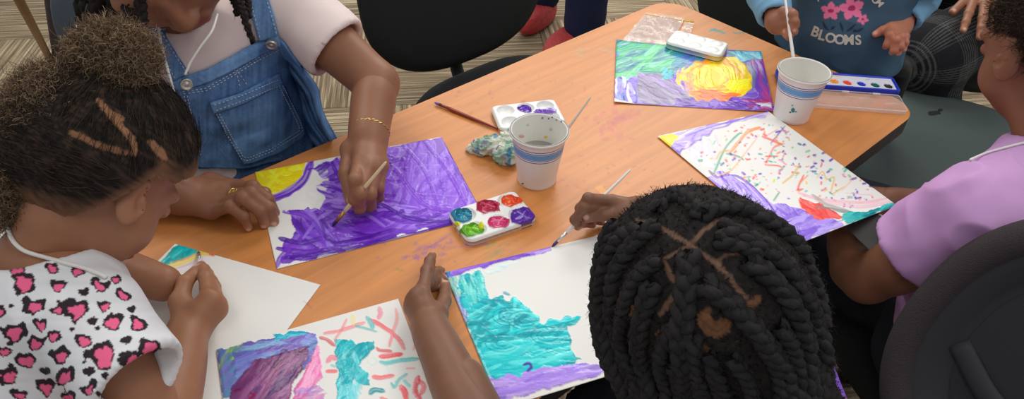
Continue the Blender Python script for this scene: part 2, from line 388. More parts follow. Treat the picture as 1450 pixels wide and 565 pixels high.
# ---------------------------------------------------------------- paint engine: pigment laid on a fine grid of points
def inpoly(px, py, poly):
    r = np.zeros(px.shape, bool); n = len(poly)
    for i in range(n):
        x1, y1 = poly[i]; x2, y2 = poly[(i + 1) % n]
        if y1 == y2: continue
        r ^= ((y1 > py) != (y2 > py)) & (px < (x2 - x1) * (py - y1) / (y2 - y1) + x1)
    return r
class Paint:
    def __init__(s, V, base, rough=0.75, seed=1):
        s.V = V; s.x, s.y = pix(V); s.c = np.tile(np.array(lin(base)), (len(V), 1)); s.h = np.zeros(len(V)); s.r = np.full(len(V), rough); s.a = np.zeros(len(V))
        s.rs = np.random.RandomState(seed); s.k = 0
    def lay(s, i, col, al, thick, rough):
        al = np.clip(al, 0, 1); s.c[i] = s.c[i] * (1 - al[:, None]) + col * al[:, None]
        s.h[i] = s.h[i] * (1 - 0.4 * al) + thick * al; s.r[i] = s.r[i] * (1 - al) + rough * al; s.a[i] = np.maximum(s.a[i], al)
    def stroke(s, pts, w, col, a=0.95, br=0.5, clip=None, thick=1.0, rough=0.24, sm=6, ends=True):
        s.k += 1; pts = np.asarray(pts, float)
        if len(pts) > 2 and sm: pts = catmull(pts, sm)
        W = w if np.isscalar(w) else max(w); m = W * 0.7 + 2
        i = np.where((s.x > pts[:, 0].min() - m) & (s.x < pts[:, 0].max() + m) & (s.y > pts[:, 1].min() - m) & (s.y < pts[:, 1].max() + m))[0]
        if clip is not None and len(i): i = i[clip[i]]
        if not len(i): return
        x, y = s.x[i], s.y[i]; best = np.full(len(i), 1e9); tt = np.zeros(len(i)); cc = np.zeros(len(i)); L = 0
        for p, q in zip(pts[:-1], pts[1:]):
            d = q - p; l = math.hypot(*d) + 1e-9; t = ((x - p[0]) * d[0] + (y - p[1]) * d[1]) / l; tc = np.clip(t, 0, l)
            ex, ey = x - p[0] - tc * d[0] / l, y - p[1] - tc * d[1] / l; dd = np.hypot(ex, ey)
            b = dd < best; best[b] = dd[b]; tt[b] = (L + t)[b]; cc[b] = ((x - p[0]) * d[1] / l - (y - p[1]) * d[0] / l)[b]; L += l
        u = np.clip(tt / L, 0, 1); hw = (w if np.isscalar(w) else np.interp(u, np.linspace(0, 1, len(w)), w)) / 2
        if ends: hw = hw * (0.62 + 0.38 * np.sqrt(np.clip(4 * u * (1 - u) * 2, 0, 1)))
        n1 = vn2(tt * 0.12, cc * 0.5, s.k); d = best / hw + (n1 - 0.5) * 0.35
        mask = np.clip((1 - d) * hw * 1.2, 0, 1)
        bris = vn2(cc * 0.9 + s.k * 3.1, tt * 0.035, s.k + 3) * 0.65 + vn2(cc * 2.2, tt * 0.06, s.k + 9) * 0.35
        al = mask * a * (1 - br * np.clip((bris - 0.42) * 3.2, 0, 1))
        shade = 1.08 + 0.35 * (1 - bris)
        s.lay(i, np.clip(np.array(lin(col))[None] * shade[:, None], 0, 1), al, thick * (0.5 + bris) * mask, rough)
    def region(s, poly, wob=3.0):
        x = s.x + (vn2(s.x * 0.12, s.y * 0.12, 31) - 0.5) * 2 * wob; y = s.y + (vn2(s.x * 0.12, s.y * 0.12, 57) - 0.5) * 2 * wob
        return inpoly(x, y, poly)
    def fill(s, poly, col, a=1, wob=3, thick=0.6, rough=0.3):
        i = np.where(s.region(poly, wob))[0]
        if len(i): s.lay(i, np.array(lin(col))[None], np.full(len(i), float(a)), thick, rough)
    def scrub(s, poly, cols, n, ang, L, w, base=None, spread=12, curve=0.15, a=0.85, br=0.6, wob=3, thick=1.0, center=None):
        poly = np.asarray(poly, float); clip = s.region(poly, wob)
        if base is not None:
            i = np.where(clip)[0]; s.lay(i, np.array(lin(base))[None], np.full(len(i), 0.96), 0.5, 0.32)
        lo, hi = poly.min(0), poly.max(0); k = 0
        while k < n:
            p = lo + s.rs.rand(2) * (hi - lo)
            if not inpoly(p[0:1], p[1:2], poly)[0]: continue
            k += 1
            if center is not None:
                t = np.arctan2(p[1] - center[1], p[0] - center[0]) + math.pi / 2
            else: t = math.radians(ang + s.rs.randn() * spread)
            l = L * (0.6 + 0.8 * s.rs.rand()); d = np.array([math.cos(t), math.sin(t)]) * l / 2; nn = np.array([-d[1], d[0]]) * curve * s.rs.randn()
            if center is not None: nn = (p - np.array(center)); nn = nn / (np.linalg.norm(nn) + 1e-6) * l * 0.12
            c = cols[s.rs.randint(len(cols))]
            s.stroke([p - d, p + nn, p + d], w * (0.6 + 0.8 * s.rs.rand()), c, a, br, clip, thick, sm=4)
    def dab(s, x, y, col, r=2.0, a=0.9, ang=None):
        t = s.rs.rand() * 6.28 if ang is None else math.radians(ang); l = r * (0.3 + 0.9 * s.rs.rand())
        s.stroke([(x - math.cos(t) * l, y - math.sin(t) * l * .6), (x + math.cos(t) * l, y + math.sin(t) * l * .6)], r * 1.7, col, a, 0.15, None, 0.8, sm=0, ends=False)
def Z(pts, ox, oy, sc): return [(ox + x / sc, oy + y / sc) for x, y in pts]

# ---------------------------------------------------------------- table
S0, S1, N0, N1, RC = -0.04, 1.247, 0.326, 0.887, 0.055
def nrange(s_):
    e = np.minimum(s_ - S0, S1 - s_); k = np.clip(RC - e, 0, RC); return RC - np.sqrt(np.maximum(RC * RC - k * k, 0))
def build_table():
    t = empty('table', T((S0 + S1) / 2, (N0 + N1) / 2, 0), 'long wood-grain laminate table with rounded corners, spattered with paint, everyone sits around', 'table')
    nu, nv = 480, 215; ss = S0 + (S1 - S0) * (0.5 - 0.5 * np.cos(np.linspace(0, math.pi, nu)) * 1) if False else np.linspace(S0, S1, nu)
    ss = np.concatenate([S0 + RC * (1 - np.cos(np.linspace(0, math.pi / 2, 12)))[:-1] * 1.0, np.linspace(S0 + RC, S1 - RC, nu), (S1 - RC + RC * np.sin(np.linspace(0, math.pi / 2, 14)))[1:]]); nu = len(ss)
    ins = nrange(ss); tt = np.linspace(0, 1, nv); n = (N0 + ins)[None] + (N1 - N0 - 2 * ins)[None] * tt[:, None]; s2 = np.broadcast_to(ss, n.shape)
    V = np.stack([SD[0] * s2 + ND[0] * n, SD[1] * s2 + ND[1] * n, np.full(n.shape, TZ)], 2).reshape(-1, 3)
    ii = np.arange(nv * nu).reshape(nv, nu); F_ = np.stack([ii[:-1, :-1], ii[:-1, 1:], ii[1:, 1:], ii[1:, :-1]], -1).reshape(-1, 4)
    P = Paint(V, (214, 139, 74), 0.36, 3)
    P.x = P.x; red = (176, 84, 66); br_ = (150, 92, 58)
    def specks(cx, cy, rx, ry, n_, col, r=1.6, a=0.35):
        a = a * 1.35
        for _ in range(n_): P.dab(cx + P.rs.randn() * rx, cy + P.rs.randn() * ry, col, r * (0.5 + P.rs.rand()), a)
    specks(715, 140, 40, 16, 26, red, 2.2, 0.35); specks(870, 170, 22, 14, 40, (186, 88, 78), 3, 0.3); specks(640, 360, 50, 14, 20, (120, 70, 150), 2.4, 0.3)
    specks(830, 250, 60, 35, 24, red, 1.6, 0.35); specks(900, 235, 50, 30, 20, br_, 1.4, 0.4); specks(760, 300, 60, 30, 16, br_, 1.6, 0.35); specks(690, 115, 60, 22, 26, red, 1.3, 0.3)
    specks(845, 130, 40, 18, 26, red, 1.5, 0.3); specks(1000, 60, 60, 18, 16, (190, 100, 70), 1.6, 0.25)
    P.scrub([(600, 345), (690, 335), (700, 352), (560, 372)], [(120, 60, 150), (140, 70, 120)], 12, -12, 26, 4, a=0.4, br=0.7)
    P.scrub([(845, 150), (900, 142), (915, 175), (870, 195), (845, 180)], [(190, 90, 80), (196, 104, 86)], 22, -30, 22, 6, a=0.3, br=0.7)
    P.scrub([(680, 345), (735, 335), (725, 362), (690, 370)], [(110, 130, 80), (150, 120, 60)], 12, -30, 20, 5, a=0.35, br=0.7)
    P.scrub([(800, 70), (862, 60), (868, 78), (812, 82)], [(120, 140, 110), (180, 150, 120)], 10, 10, 26, 3, a=0.4, br=0.6)
    P.stroke([(846, 266), (853, 270), (857, 277)], 9, (226, 150, 30), 0.75, 0.3); P.stroke([(812, 262), (824, 268), (832, 273)], 4, (200, 90, 40), 0.6, 0.4)
    P.stroke([(1004, 44), (1012, 42), (1026, 47)], 4.5, (10, 130, 130), 0.95, 0.1); P.stroke([(1038, 46), (1046, 47), (1054, 45)], 3, (30, 130, 120), 0.8, 0.3)
    P.stroke([(1262, 150), (1240, 146), (1256, 138)], 6, (214, 110, 50), 0.5, 0.4); P.stroke([(560, 380), (572, 384)], 4, (110, 120, 60), 0.5, .4)
    P.stroke([(600, 355), (640, 330)], 4, (120, 60, 150), .5, .5); P.stroke([(742, 240), (748, 244)], 3, (60, 60, 80), .6, .3)
    P.stroke([(880, 62), (868, 74)], 3, (60, 160, 140), .5, .5); P.stroke([(448, 532), (440, 524)], 3, (130, 90, 110), .4, .5); P.stroke([(434, 430), (442, 436)], 4, (150, 92, 88), .5, .4)
    P.stroke([(905, 8), (1000, 20)], 3, (180, 110, 70), .2, .5)
    # material: laminate grain + the stains held in the colour attribute
    m = bpy.data.materials.new('laminate'); m.use_nodes = True; N = m.node_tree.nodes; L = m.node_tree.links; b = N['Principled BSDF']
    at = N.new('ShaderNodeAttribute'); at.attribute_name = 'Col'; tc = N.new('ShaderNodeTexCoord')
    mp = N.new('ShaderNodeMapping'); mp.inputs['Rotation'].default_value = (0, 0, -math.atan2(SD[1], SD[0])); L.new(tc.outputs['Object'], mp.inputs[0])
    m2 = N.new('ShaderNodeMapping'); m2.inputs['Scale'].default_value = (3, 42, 1); L.new(mp.outputs[0], m2.inputs[0])
    n = N.new('ShaderNodeTexNoise'); n.inputs['Scale'].default_value = 1.6; n.inputs['Detail'].default_value = 6; n.inputs['Distortion'].default_value = 0.6; L.new(m2.outputs[0], n.inputs[0])
    mr = N.new('ShaderNodeMapRange'); mr.inputs['From Min'].default_value = 0.3; mr.inputs['From Max'].default_value = 0.7; mr.inputs['To Min'].default_value = 0.86; mr.inputs['To Max'].default_value = 1.08; L.new(n.outputs['Fac'], mr.inputs[0])
    sc = N.new('ShaderNodeVectorMath'); sc.operation = 'SCALE'; L.new(at.outputs['Color'], sc.inputs[0]); L.new(mr.outputs[0], sc.inputs['Scale']); L.new(sc.outputs[0], b.inputs['Base Color'])
    b.inputs['Roughness'].default_value = 0.4
    mesh_obj('tabletop', V, F_, m, t, col=P.c)
    # edge band and underside
    out = []
    for cx, cy, a0 in ((S1 - RC, N1 - RC, 0), (S0 + RC, N1 - RC, 90), (S0 + RC, N0 + RC, 180), (S1 - RC, N0 + RC, 270)):
        for k in range(13): a = math.radians(a0 + 90 * k / 12); out.append((cx + RC * math.cos(a), cy + RC * math.sin(a)))
    out = np.array(out); ed = mat('edge_band', lin((62, 58, 54)), 0.5)
    V, F_ = slab(out, -0.031, -0.0006, 0.0015, (0, 0, TZ), (SD[0], SD[1], 0), (ND[0], ND[1], 0)); mesh_obj('edge_band', V, F_, ed, t, smooth=False)
    me = mat('table_metal', lin((50, 50, 52)), 0.45, metal=0.6)
    for s_ in (S0 + 0.2, S1 - 0.2):
        nc = (N0 + N1) / 2; parts = [tube([T(s_, nc, TZ - 0.03), T(s_, nc, 0.04)], 0.03, 16), tube(catmull([T(s_, nc - 0.2, 0.012), T(s_, nc - .1, 0.035), T(s_, nc, 0.045), T(s_, nc + .1, .035), T(s_, nc + 0.2, 0.012)], 4), [0.014, .022, .026, .022, 0.014], 12), boxm(T(s_, nc, TZ - 0.036), 0.1, 0.4, 0.01, math.atan2(SD[1], SD[0]))]
        V, F_ = join(parts); mesh_obj('leg', V, F_, me, t)
    return t
build_table()
# ---------------------------------------------------------------- paintings on paper
paperm = mat('painted_paper', rough=0.7, attr=True, rattr=True, spec=0.5)
def paper(corners, z, label, group, paintfn, seed, curl=None, world=None, relief=0.0006, name='painting', h=0.0011):
    C4 = [J(*c, z) for c in corners] if world is None else [np.array([*c, z]) for c in world]
    A, B, C_, D_ = C4; nu = int(np.linalg.norm(B - A) / h); nv = int(np.linalg.norm(D_ - A) / h)
    u, v = np.meshgrid(np.linspace(0, 1, nu), np.linspace(0, 1, nv)); u_ = u[..., None]; v_ = v[..., None]
    G = (A * (1 - u_) + B * u_) * (1 - v_) + (D_ * (1 - u_) + C_ * u_) * v_
    if curl: G[..., 2] += curl(u, v)
    V = G.reshape(-1, 3); P = Paint(V, (243, 242, 236), 0.75, seed); paintfn(P)
    e = np.minimum(np.minimum(u, 1 - u) * nu, np.minimum(v, 1 - v) * nv).ravel()
    top = V.copy(); top[:, 2] += 0.0004 + P.h * relief * np.clip(e / 3, 0, 1)
    ii = np.arange(nv * nu).reshape(nv, nu); F_ = np.stack([ii[:-1, :-1], ii[1:, :-1], ii[1:, 1:], ii[:-1, 1:]], -1).reshape(-1, 4)
    # thin edge and back of the sheet
    bd = np.concatenate([ii[0, :-1], ii[:-1, -1], ii[-1, :0:-1], ii[:0:-1, 0]]); o = len(V); nb = len(bd)
    Vb = V[bd]; c = V.mean(0)[None]; k = np.arange(nb); k2 = (k + 1) % nb
    side = np.stack([bd, bd[k2], o + k2, o + k], 1)
    bi = np.arange(9 * 9).reshape(9, 9); su = np.linspace(0, nu - 1, 9).astype(int); sv = np.linspace(0, nv - 1, 9).astype(int); Vk = V[ii[np.ix_(sv, su)].ravel()] ; o2 = o + nb
    back = np.stack([bi[:-1, :-1], bi[:-1, 1:], bi[1:, 1:], bi[1:, :-1]], -1).reshape(-1, 4) + o2
    allV = np.vstack([top, Vb, Vk]); W = np.tile(lin((238, 237, 230)), (nb + len(Vk), 1))
    ob = mesh_obj(name, allV, np.vstack([F_, side, back]), paperm, None, col=np.vstack([P.c, W]), rgh=np.concatenate([P.r, np.full(nb + len(Vk), 0.8)]))
    put(ob, label, 'painting', group); return recenter(ob)

def p_purple(P):
    D1, D2, M1, M2, L1, L2 = (76, 16, 150), (92, 26, 168), (112, 48, 192), (122, 62, 198), (150, 108, 220), (168, 134, 228)
    right = [(455, 232), (520, 214), (628, 193), (688, 307), (560, 336), (500, 318), (440, 300), (470, 262)]
    P.scrub(right, [M2, L1, (140, 88, 214), (130, 78, 206), (154, 112, 224)], 150, -58, 60, 11, base=(142, 94, 214), spread=22, br=0.6, wob=4)
    P.scrub([(440, 238), (560, 212), (580, 240), (470, 262)], [D1, D2, M1, L1], 40, -14, 46, 7, spread=14, wob=6)
    P.scrub([(430, 262), (560, 250), (590, 300), (500, 320), (430, 290)], [M1, L1, L2, D2], 40, 20, 46, 6, spread=16, wob=7)
    P.scrub([(408, 300), (500, 300), (600, 300), (676, 300), (640, 318), (398, 378), (402, 345), (416, 322)], [D2, M1, M1, M2, L1], 100, -6, 66, 7, base=(116, 54, 192), spread=16, wob=7)
    P.scrub([(410, 300), (450, 300), (490, 350), (430, 362)], [D1, M1, L1], 26, 50, 40, 8, spread=14, wob=6)
    for p, w, c in (([(396, 338), (425, 345), (460, 338)], 8, D1), ([(393, 352), (430, 358), (500, 350), (560, 335)], 9, D2), ([(400, 366), (450, 362), (520, 348), (600, 330), (676, 306)], 8, D1), ([(392, 378), (398, 365), (410, 352)], 9, M1), ([(430, 338), (450, 312), (470, 300)], 6, L1),
                    ([(402, 300), (430, 306), (450, 325), (460, 350)], 8, M1), ([(470, 230), (480, 250), (500, 268)], 7, D2), ([(455, 262), (500, 275), (560, 278)], 6, D2), ([(540, 290), (580, 310), (640, 315)], 7, D1), ([(470, 292), (510, 300), (545, 322)], 6, L1), ([(560, 240), (600, 290), (650, 300)], 8, M2),
                    ([(630, 200), (650, 245), (683, 300)], 5, D2), ([(600, 200), (632, 240), (660, 290)], 7, M2), ([(570, 205), (600, 240), (620, 290)], 7, (128, 76, 204)), ([(440, 300), (470, 284), (520, 290)], 5, L2), ([(478, 345), (520, 338), (540, 330)], 6, D1), ([(500, 330), (525, 335), (560, 325)], 6, D1)):
        P.stroke(p, w, c, 0.95, 0.5)
    for _ in range(26):
        x = 560 + P.rs.rand() * 100; y = 215 + P.rs.rand() * 80; a = P.rs.rand() * 6.3; P.stroke([(x, y), (x + 6 * math.cos(a), y + 6 * math.sin(a)), (x + 12 * math.cos(a + .8), y + 12 * math.sin(a + .8))], 2.2, D2 if P.rs.rand() < .6 else L2, 0.7, 0.3)
    P.fill([(425, 262), (437, 240), (448, 268), (462, 285), (452, 296), (430, 292), (405, 300), (398, 290)], (243, 242, 236), 0.95, 3, 0.1, 0.7)
    P.fill([(359, 242), (433, 230), (428, 250), (412, 264), (392, 274), (366, 279)], (248, 226, 14), 1, 0.6, 0.9, 0.25)
    P.scrub([(361, 243), (431, 231), (426, 250), (410, 263), (390, 273), (367, 278)], [(250, 232, 20), (236, 206, 8), (252, 240, 60)], 22, -20, 22, 6, wob=0.5, br=0.4, spread=40)
    P.stroke([(366, 284), (390, 281), (412, 270), (430, 255), (438, 238), (441, 230)], 12, M1, 1, 0.35); P.stroke([(366, 286), (392, 283), (416, 272), (432, 258), (440, 240)], 4, D2, 0.9, 0.4)
def p_sun(P):
    tl = [(872, 56), (1000, 62), (985, 82), (960, 100), (930, 112), (900, 112), (869, 120)]
    P.scrub([(868, 52), (1082, 68), (1100, 165), (866, 150)], [(120, 96, 196), (104, 60, 180), (150, 130, 214)], 60, 4, 40, 9, base=(128, 104, 200))
    P.scrub([(872, 56), (990, 62), (980, 84), (870, 84)], [(150, 140, 222), (176, 172, 232), (120, 110, 206), (86, 120, 196)], 34, -14, 46, 7)
    P.scrub(tl, [(0, 128, 130), (16, 160, 140), (52, 180, 110), (90, 196, 120), (0, 110, 140), (120, 210, 170)], 100, -18, 52, 6, wob=4, spread=10)
    P.scrub([(960, 66), (1030, 70), (1000, 92), (950, 98)], [(0, 110, 140), (30, 150, 160), (70, 90, 180)], 26, -20, 36, 6)
    P.scrub([(869, 112), (896, 110), (902, 148), (869, 146)], [(92, 76, 190), (140, 130, 220), (70, 110, 190), (220, 218, 240)], 24, 80, 22, 6)
    P.scrub([(905, 106), (945, 105), (985, 118), (1000, 132), (975, 148), (925, 149), (900, 142)], [(130, 118, 150), (150, 140, 170), (110, 100, 130), (160, 130, 200)], 60, 28, 36, 5, base=(140, 126, 165), spread=10)
    P.scrub([(940, 106), (985, 116), (990, 132), (960, 126)], [(140, 90, 200), (170, 140, 220), (110, 60, 180)], 16, 25, 24, 5)
    P.scrub([(952, 140), (1092, 138), (1097, 160), (960, 152)], [(98, 40, 170), (130, 80, 200), (84, 40, 150)], 40, 4, 40, 6)
    P.scrub([(935, 100), (950, 96), (952, 112), (938, 114)], [(20, 180, 190), (0, 150, 170)], 8, -40, 14, 6)
    P.scrub([(1030, 72), (1078, 73), (1080, 88), (1052, 90), (1035, 84)], [(0, 140, 170), (20, 170, 190), (0, 110, 150), (130, 200, 210)], 24, 20, 20, 6, base=(10, 140, 165))
    P.scrub([(1062, 88), (1082, 84), (1096, 158), (1072, 140), (1068, 112)], [(130, 40, 150), (160, 60, 160), (100, 60, 170), (180, 60, 130), (90, 90, 170)], 40, 70, 26, 7, base=(132, 56, 160))
    P.scrub([(1056, 92), (1070, 90), (1072, 120), (1062, 130)], [(110, 110, 140), (90, 110, 150)], 10, 75, 22, 7)
    P.scrub([(1050, 140), (1092, 142), (1094, 158), (1060, 152)], [(170, 40, 100), (150, 60, 150), (220, 220, 240)], 14, 10, 20, 5)
    circ = [(1013 + 57 * math.cos(a), 111 + 29 * math.sin(a)) for a in np.linspace(0, 6.28, 24)[:-1]]
    P.scrub([(968, 98), (990, 88), (1010, 82), (1040, 82), (1062, 100), (1066, 124), (1050, 136), (1010, 142), (975, 136), (985, 124), (960, 112)], [(252, 222, 20), (255, 232, 60), (246, 200, 10)], 44, 10, 30, 7, base=(250, 216, 20), center=(1014, 110))
    P.scrub(circ, [(248, 190, 10), (244, 150, 10), (252, 206, 30), (238, 130, 14)], 60, 0, 30, 5, center=(1012, 110), wob=4)
    P.stroke([(985, 96), (972, 108), (984, 124), (1010, 130), (1040, 126), (1052, 112), (1040, 96), (1010, 90), (985, 96)], 4, (240, 140, 10), 0.9, 0.4)
    P.scrub([(1022, 118), (1062, 110), (1060, 132), (1035, 128)], [(255, 236, 10), (255, 240, 60)], 12, -20, 26, 6)
    P.scrub([(975, 130), (1000, 128), (1050, 134), (1030, 142), (985, 142)], [(232, 110, 30), (240, 140, 30), (220, 90, 20)], 24, 8, 30, 5, base=(236, 126, 30))
    P.stroke([(960, 104), (985, 110), (975, 120)], 5, (236, 140, 60), 0.7, 0.6)
    P.fill([(868, 140), (900, 147), (900, 151), (866, 149)], (243, 242, 236), 1, 1.5, 0.1, 0.7)
def p_dots(P):
    z = lambda L: Z(L, 910, 130, 2.455); K1, K2, K3, K4 = (142, 112, 212), (160, 134, 224), (124, 90, 202), (176, 156, 232)
    P.scrub(z([(60, 175), (140, 180), (130, 250), (200, 300), (280, 280), (380, 330), (450, 390), (540, 400), (620, 450), (700, 452), (510, 550), (350, 430), (200, 320), (90, 215)]), [K1, K2, K3, K4, (196, 180, 240)], 120, 44, 56, 8, base=(152, 124, 216), spread=9)
    P.scrub(z([(520, 400), (690, 455), (700, 470), (515, 545), (470, 500)]), [K1, K2, K4, K3], 40, -18, 44, 8, spread=8)
    P.scrub(z([(60, 160), (430, 66), (450, 85), (330, 105), (220, 150), (150, 200), (100, 215)]), [K1, K2, K4, (214, 204, 244)], 60, -15, 60, 6, spread=6)
    P.stroke(z([(148, 158), (220, 130), (330, 100), (420, 74)]), 3, (106, 66, 190), 0.9, 0.3); P.stroke(z([(105, 180), (150, 190), (190, 140)]), 3, K3, 0.9, 0.4)
    P.scrub(z([(130, 185), (260, 150), (250, 270), (180, 240)]), [(216, 206, 244), (232, 226, 248), (200, 186, 238)], 22, 60, 30, 7, a=0.5)
    P.stroke(z([(285, 290), (340, 300), (420, 370), (500, 490)]), 4, (100, 62, 188), 0.95, 0.3); P.stroke(z([(230, 275), (260, 300), (300, 280)]), 4, (60, 40, 120), 0.8, 0.3)
    P.fill([(930, 195), (952, 189), (962, 195), (950, 208), (939, 208)], (250, 226, 20), 1, 1, 0.8, 0.3)
    O, Gn, R_, Y_, U_ = (238, 140, 70), (30, 150, 110), (238, 92, 74), (214, 160, 60), (112, 72, 178)
    for p, w, c in (([(245, 290), (285, 200), (330, 150), (345, 145)], 5, Gn), ([(290, 215), (330, 225), (350, 238)], 5, Gn), ([(300, 215), (330, 180), (365, 140), (408, 124)], 7, O), ([(245, 292), (300, 280), (355, 215), (405, 150)], 3, (224, 150, 90)), ([(255, 235), (270, 210), (300, 205)], 4, Y_),
                    ([(495, 120), (470, 150), (445, 180)], 4, U_), ([(480, 122), (500, 150)], 3, U_), ([(415, 155), (440, 165), (485, 185)], 6, R_), ([(485, 180), (455, 195), (440, 225), (425, 255)], 5, R_), ([(425, 225), (470, 225)], 4, R_), ([(425, 255), (470, 258), (490, 268)], 4, (240, 110, 90)), ([(470, 190), (495, 180)], 3, Y_),
                    ([(495, 210), (485, 240), (500, 255)], 4, (232, 80, 90)), ([(545, 255), (520, 290), (485, 320)], 5, (214, 176, 70)), ([(520, 255), (545, 265)], 4, O), ([(560, 290), (545, 320), (540, 342), (558, 338)], 5, R_), ([(545, 320), (575, 290)], 4, O), ([(605, 300), (625, 278), (640, 305), (665, 300), (655, 355), (700, 330)], 4, (222, 178, 80)), ([(690, 345), (735, 300)], 3, (236, 170, 130)),
                    ([(455, 380), (475, 350)], 5, Gn), ([(370, 140), (390, 130), (410, 128)], 6, O), ([(420, 160), (470, 130)], 3, (236, 130, 120))):
        P.stroke(z(p), w * 0.62 * 1.2, c, 0.85, 0.35)
    cols = [(60, 170, 150), (112, 60, 180), (236, 90, 90), (240, 150, 80), (226, 110, 150), (120, 190, 180), (100, 60, 170), (220, 70, 90), (240, 190, 80), (130, 190, 130)]
    area_ = np.array(z([(190, 190), (280, 130), (400, 110), (470, 115), (560, 170), (700, 255), (820, 345), (790, 380), (700, 400), (600, 360), (560, 370), (480, 390), (380, 320), (290, 275), (200, 230)])); k = 0; lo, hi = area_.min(0), area_.max(0)
    while k < 190:
        p = lo + P.rs.rand(2) * (hi - lo)
        if inpoly(p[:1], p[1:], area_)[0]: k += 1; P.dab(p[0], p[1], cols[P.rs.randint(len(cols))], 1.0 + 1.3 * P.rs.rand(), 0.9)
    for x, y in ((795, 330), (830, 345), (770, 320), (745, 350), (560, 185), (655, 238), (700, 240), (735, 240), (725, 400), (700, 395), (620, 300), (600, 250), (590, 262), (625, 240), (740, 370)): P.dab(*z([(x, y)])[0], (96, 50, 176), 2.2, 0.95)
    for x, y, c in ((205, 212, R_), (200, 240, Gn), (290, 240, R_), (380, 150, R_), (545, 183, (40, 130, 150)), (650, 155, R_), (385, 300, R_), (415, 340, R_), (395, 325, Gn), (455, 310, (200, 210, 60)), (370, 310, Gn), (350, 285, U_)): P.dab(*z([(x, y)])[0], c, 2.4, 0.95)
    P.scrub(z([(545, 365), (600, 385), (660, 410), (700, 445), (600, 445), (555, 405)]), [(236, 74, 66), (228, 60, 60), (240, 110, 100)], 26, 28, 26, 6, base=(234, 86, 78))
    P.stroke(z([(540, 352), (620, 375), (760, 385), (850, 370)]), 5, (240, 170, 186), 0.8, 0.5); P.stroke(z([(590, 360), (640, 395), (720, 420)]), 7, (170, 166, 160), 0.9, 0.4); P.stroke(z([(600, 400), (660, 410), (740, 425)]), 5, (120, 130, 130), 0.8, 0.5)
    P.stroke(z([(640, 385), (760, 400), (860, 382)]), 6, (238, 186, 196), 0.8, 0.5); P.stroke(z([(700, 352), (800, 360)]), 2.5, (244, 180, 196), 0.8, 0.4)
    P.scrub(z([(695, 425), (770, 415), (830, 400), (890, 380), (882, 402), (710, 462), (690, 450)]), [(20, 160, 160), (60, 190, 180), (0, 130, 140), (120, 210, 200)], 44, -20, 26, 6, base=(50, 180, 172), spread=10)
def p_teal(P):
    z = lambda L: Z(L, 560, 260, 1.853); T1, T2, T3, T4 = (0, 186, 194), (20, 200, 204), (0, 150, 166), (90, 220, 218); K1, K2, K3 = (158, 126, 222), (142, 106, 214), (120, 80, 200)
    P.scrub(z([(128, 232), (160, 240), (170, 330), (215, 500), (250, 580), (220, 580), (140, 350)]), [K1, K2, (180, 160, 230), (150, 180, 220), (90, 130, 190)], 60, 72, 44, 7, base=(158, 134, 222), spread=8)
    P.scrub(z([(130, 240), (175, 235), (195, 330), (190, 420), (160, 380), (140, 320)]), [(150, 210, 200), (90, 180, 180), (170, 180, 226), (60, 130, 180), (130, 190, 120)], 44, 68, 36, 5, spread=10)
    P.scrub(z([(215, 500), (330, 495), (420, 480), (470, 472), (565, 482), (565, 495), (400, 540), (245, 580)]), [K1, (170, 140, 230), (186, 160, 236), K2], 70, -14, 60, 8, base=(160, 128, 224), spread=6)
    P.scrub(z([(128, 228), (245, 195), (405, 162), (408, 178), (300, 200), (235, 218), (140, 248)]), [K1, K3, (130, 80, 205), (180, 150, 230)], 40, -15, 50, 6, base=(146, 106, 214), spread=5)
    P.stroke(z([(246, 210), (320, 190), (350, 188)]), 6, (98, 50, 190), 0.95, 0.3)
    P.scrub(z([(230, 222), (330, 198), (320, 215), (240, 240)]), [(200, 230, 235), (150, 210, 220)], 8, -14, 34, 5, a=0.5)
    teal = z([(165, 240), (230, 235), (250, 300), (310, 302), (350, 322), (380, 362), (420, 362), (450, 350), (480, 348), (482, 360), (455, 375), (462, 440), (488, 468), (400, 482), (320, 505), (225, 515), (205, 470), (200, 400), (180, 340), (165, 290)])
    P.scrub(teal, [T1, T2, T3, T4, (0, 150, 160)], 150, -14, 60, 7, base=(10, 190, 196), spread=26, wob=5)
    P.scrub(z([(225, 420), (450, 400), (475, 470), (330, 500), (220, 510)]), [T1, T4, (30, 196, 200)], 50, -8, 70, 7, spread=9)
    for c in ((300, 350), (400, 400), (280, 420), (340, 360)):
        for r in (34, 22, 12): P.stroke(z([(c[0] + r * 1.3 * math.cos(a), c[1] + r * 0.7 * math.sin(a)) for a in np.linspace(0.3, 5.2, 9)]), 2.6, (0, 122, 140), 0.7, 0.5)
    P.scrub(z([(165, 240), (230, 235), (245, 290), (190, 330)]), [(60, 196, 196), (110, 212, 204), (0, 160, 170)], 24, 78, 30, 6)
    P.stroke(z([(420, 370), (455, 360), (484, 350)]), 6, T1, 0.9, 0.4); P.stroke(z([(284, 286), (300, 292)]), 5, (20, 150, 176), 0.9, 0.3); P.stroke(z([(170, 300), (185, 380), (215, 480)]), 5, (50, 110, 180), 0.7, 0.5)
    P.stroke(z([(336, 478), (350, 474), (356, 484), (346, 494)]), 5, (72, 40, 160), 1, 0.1)
    P.stroke(z([(118, 240), (135, 232), (140, 245)]), 8, (20, 120, 190), 0.95, 0.2)
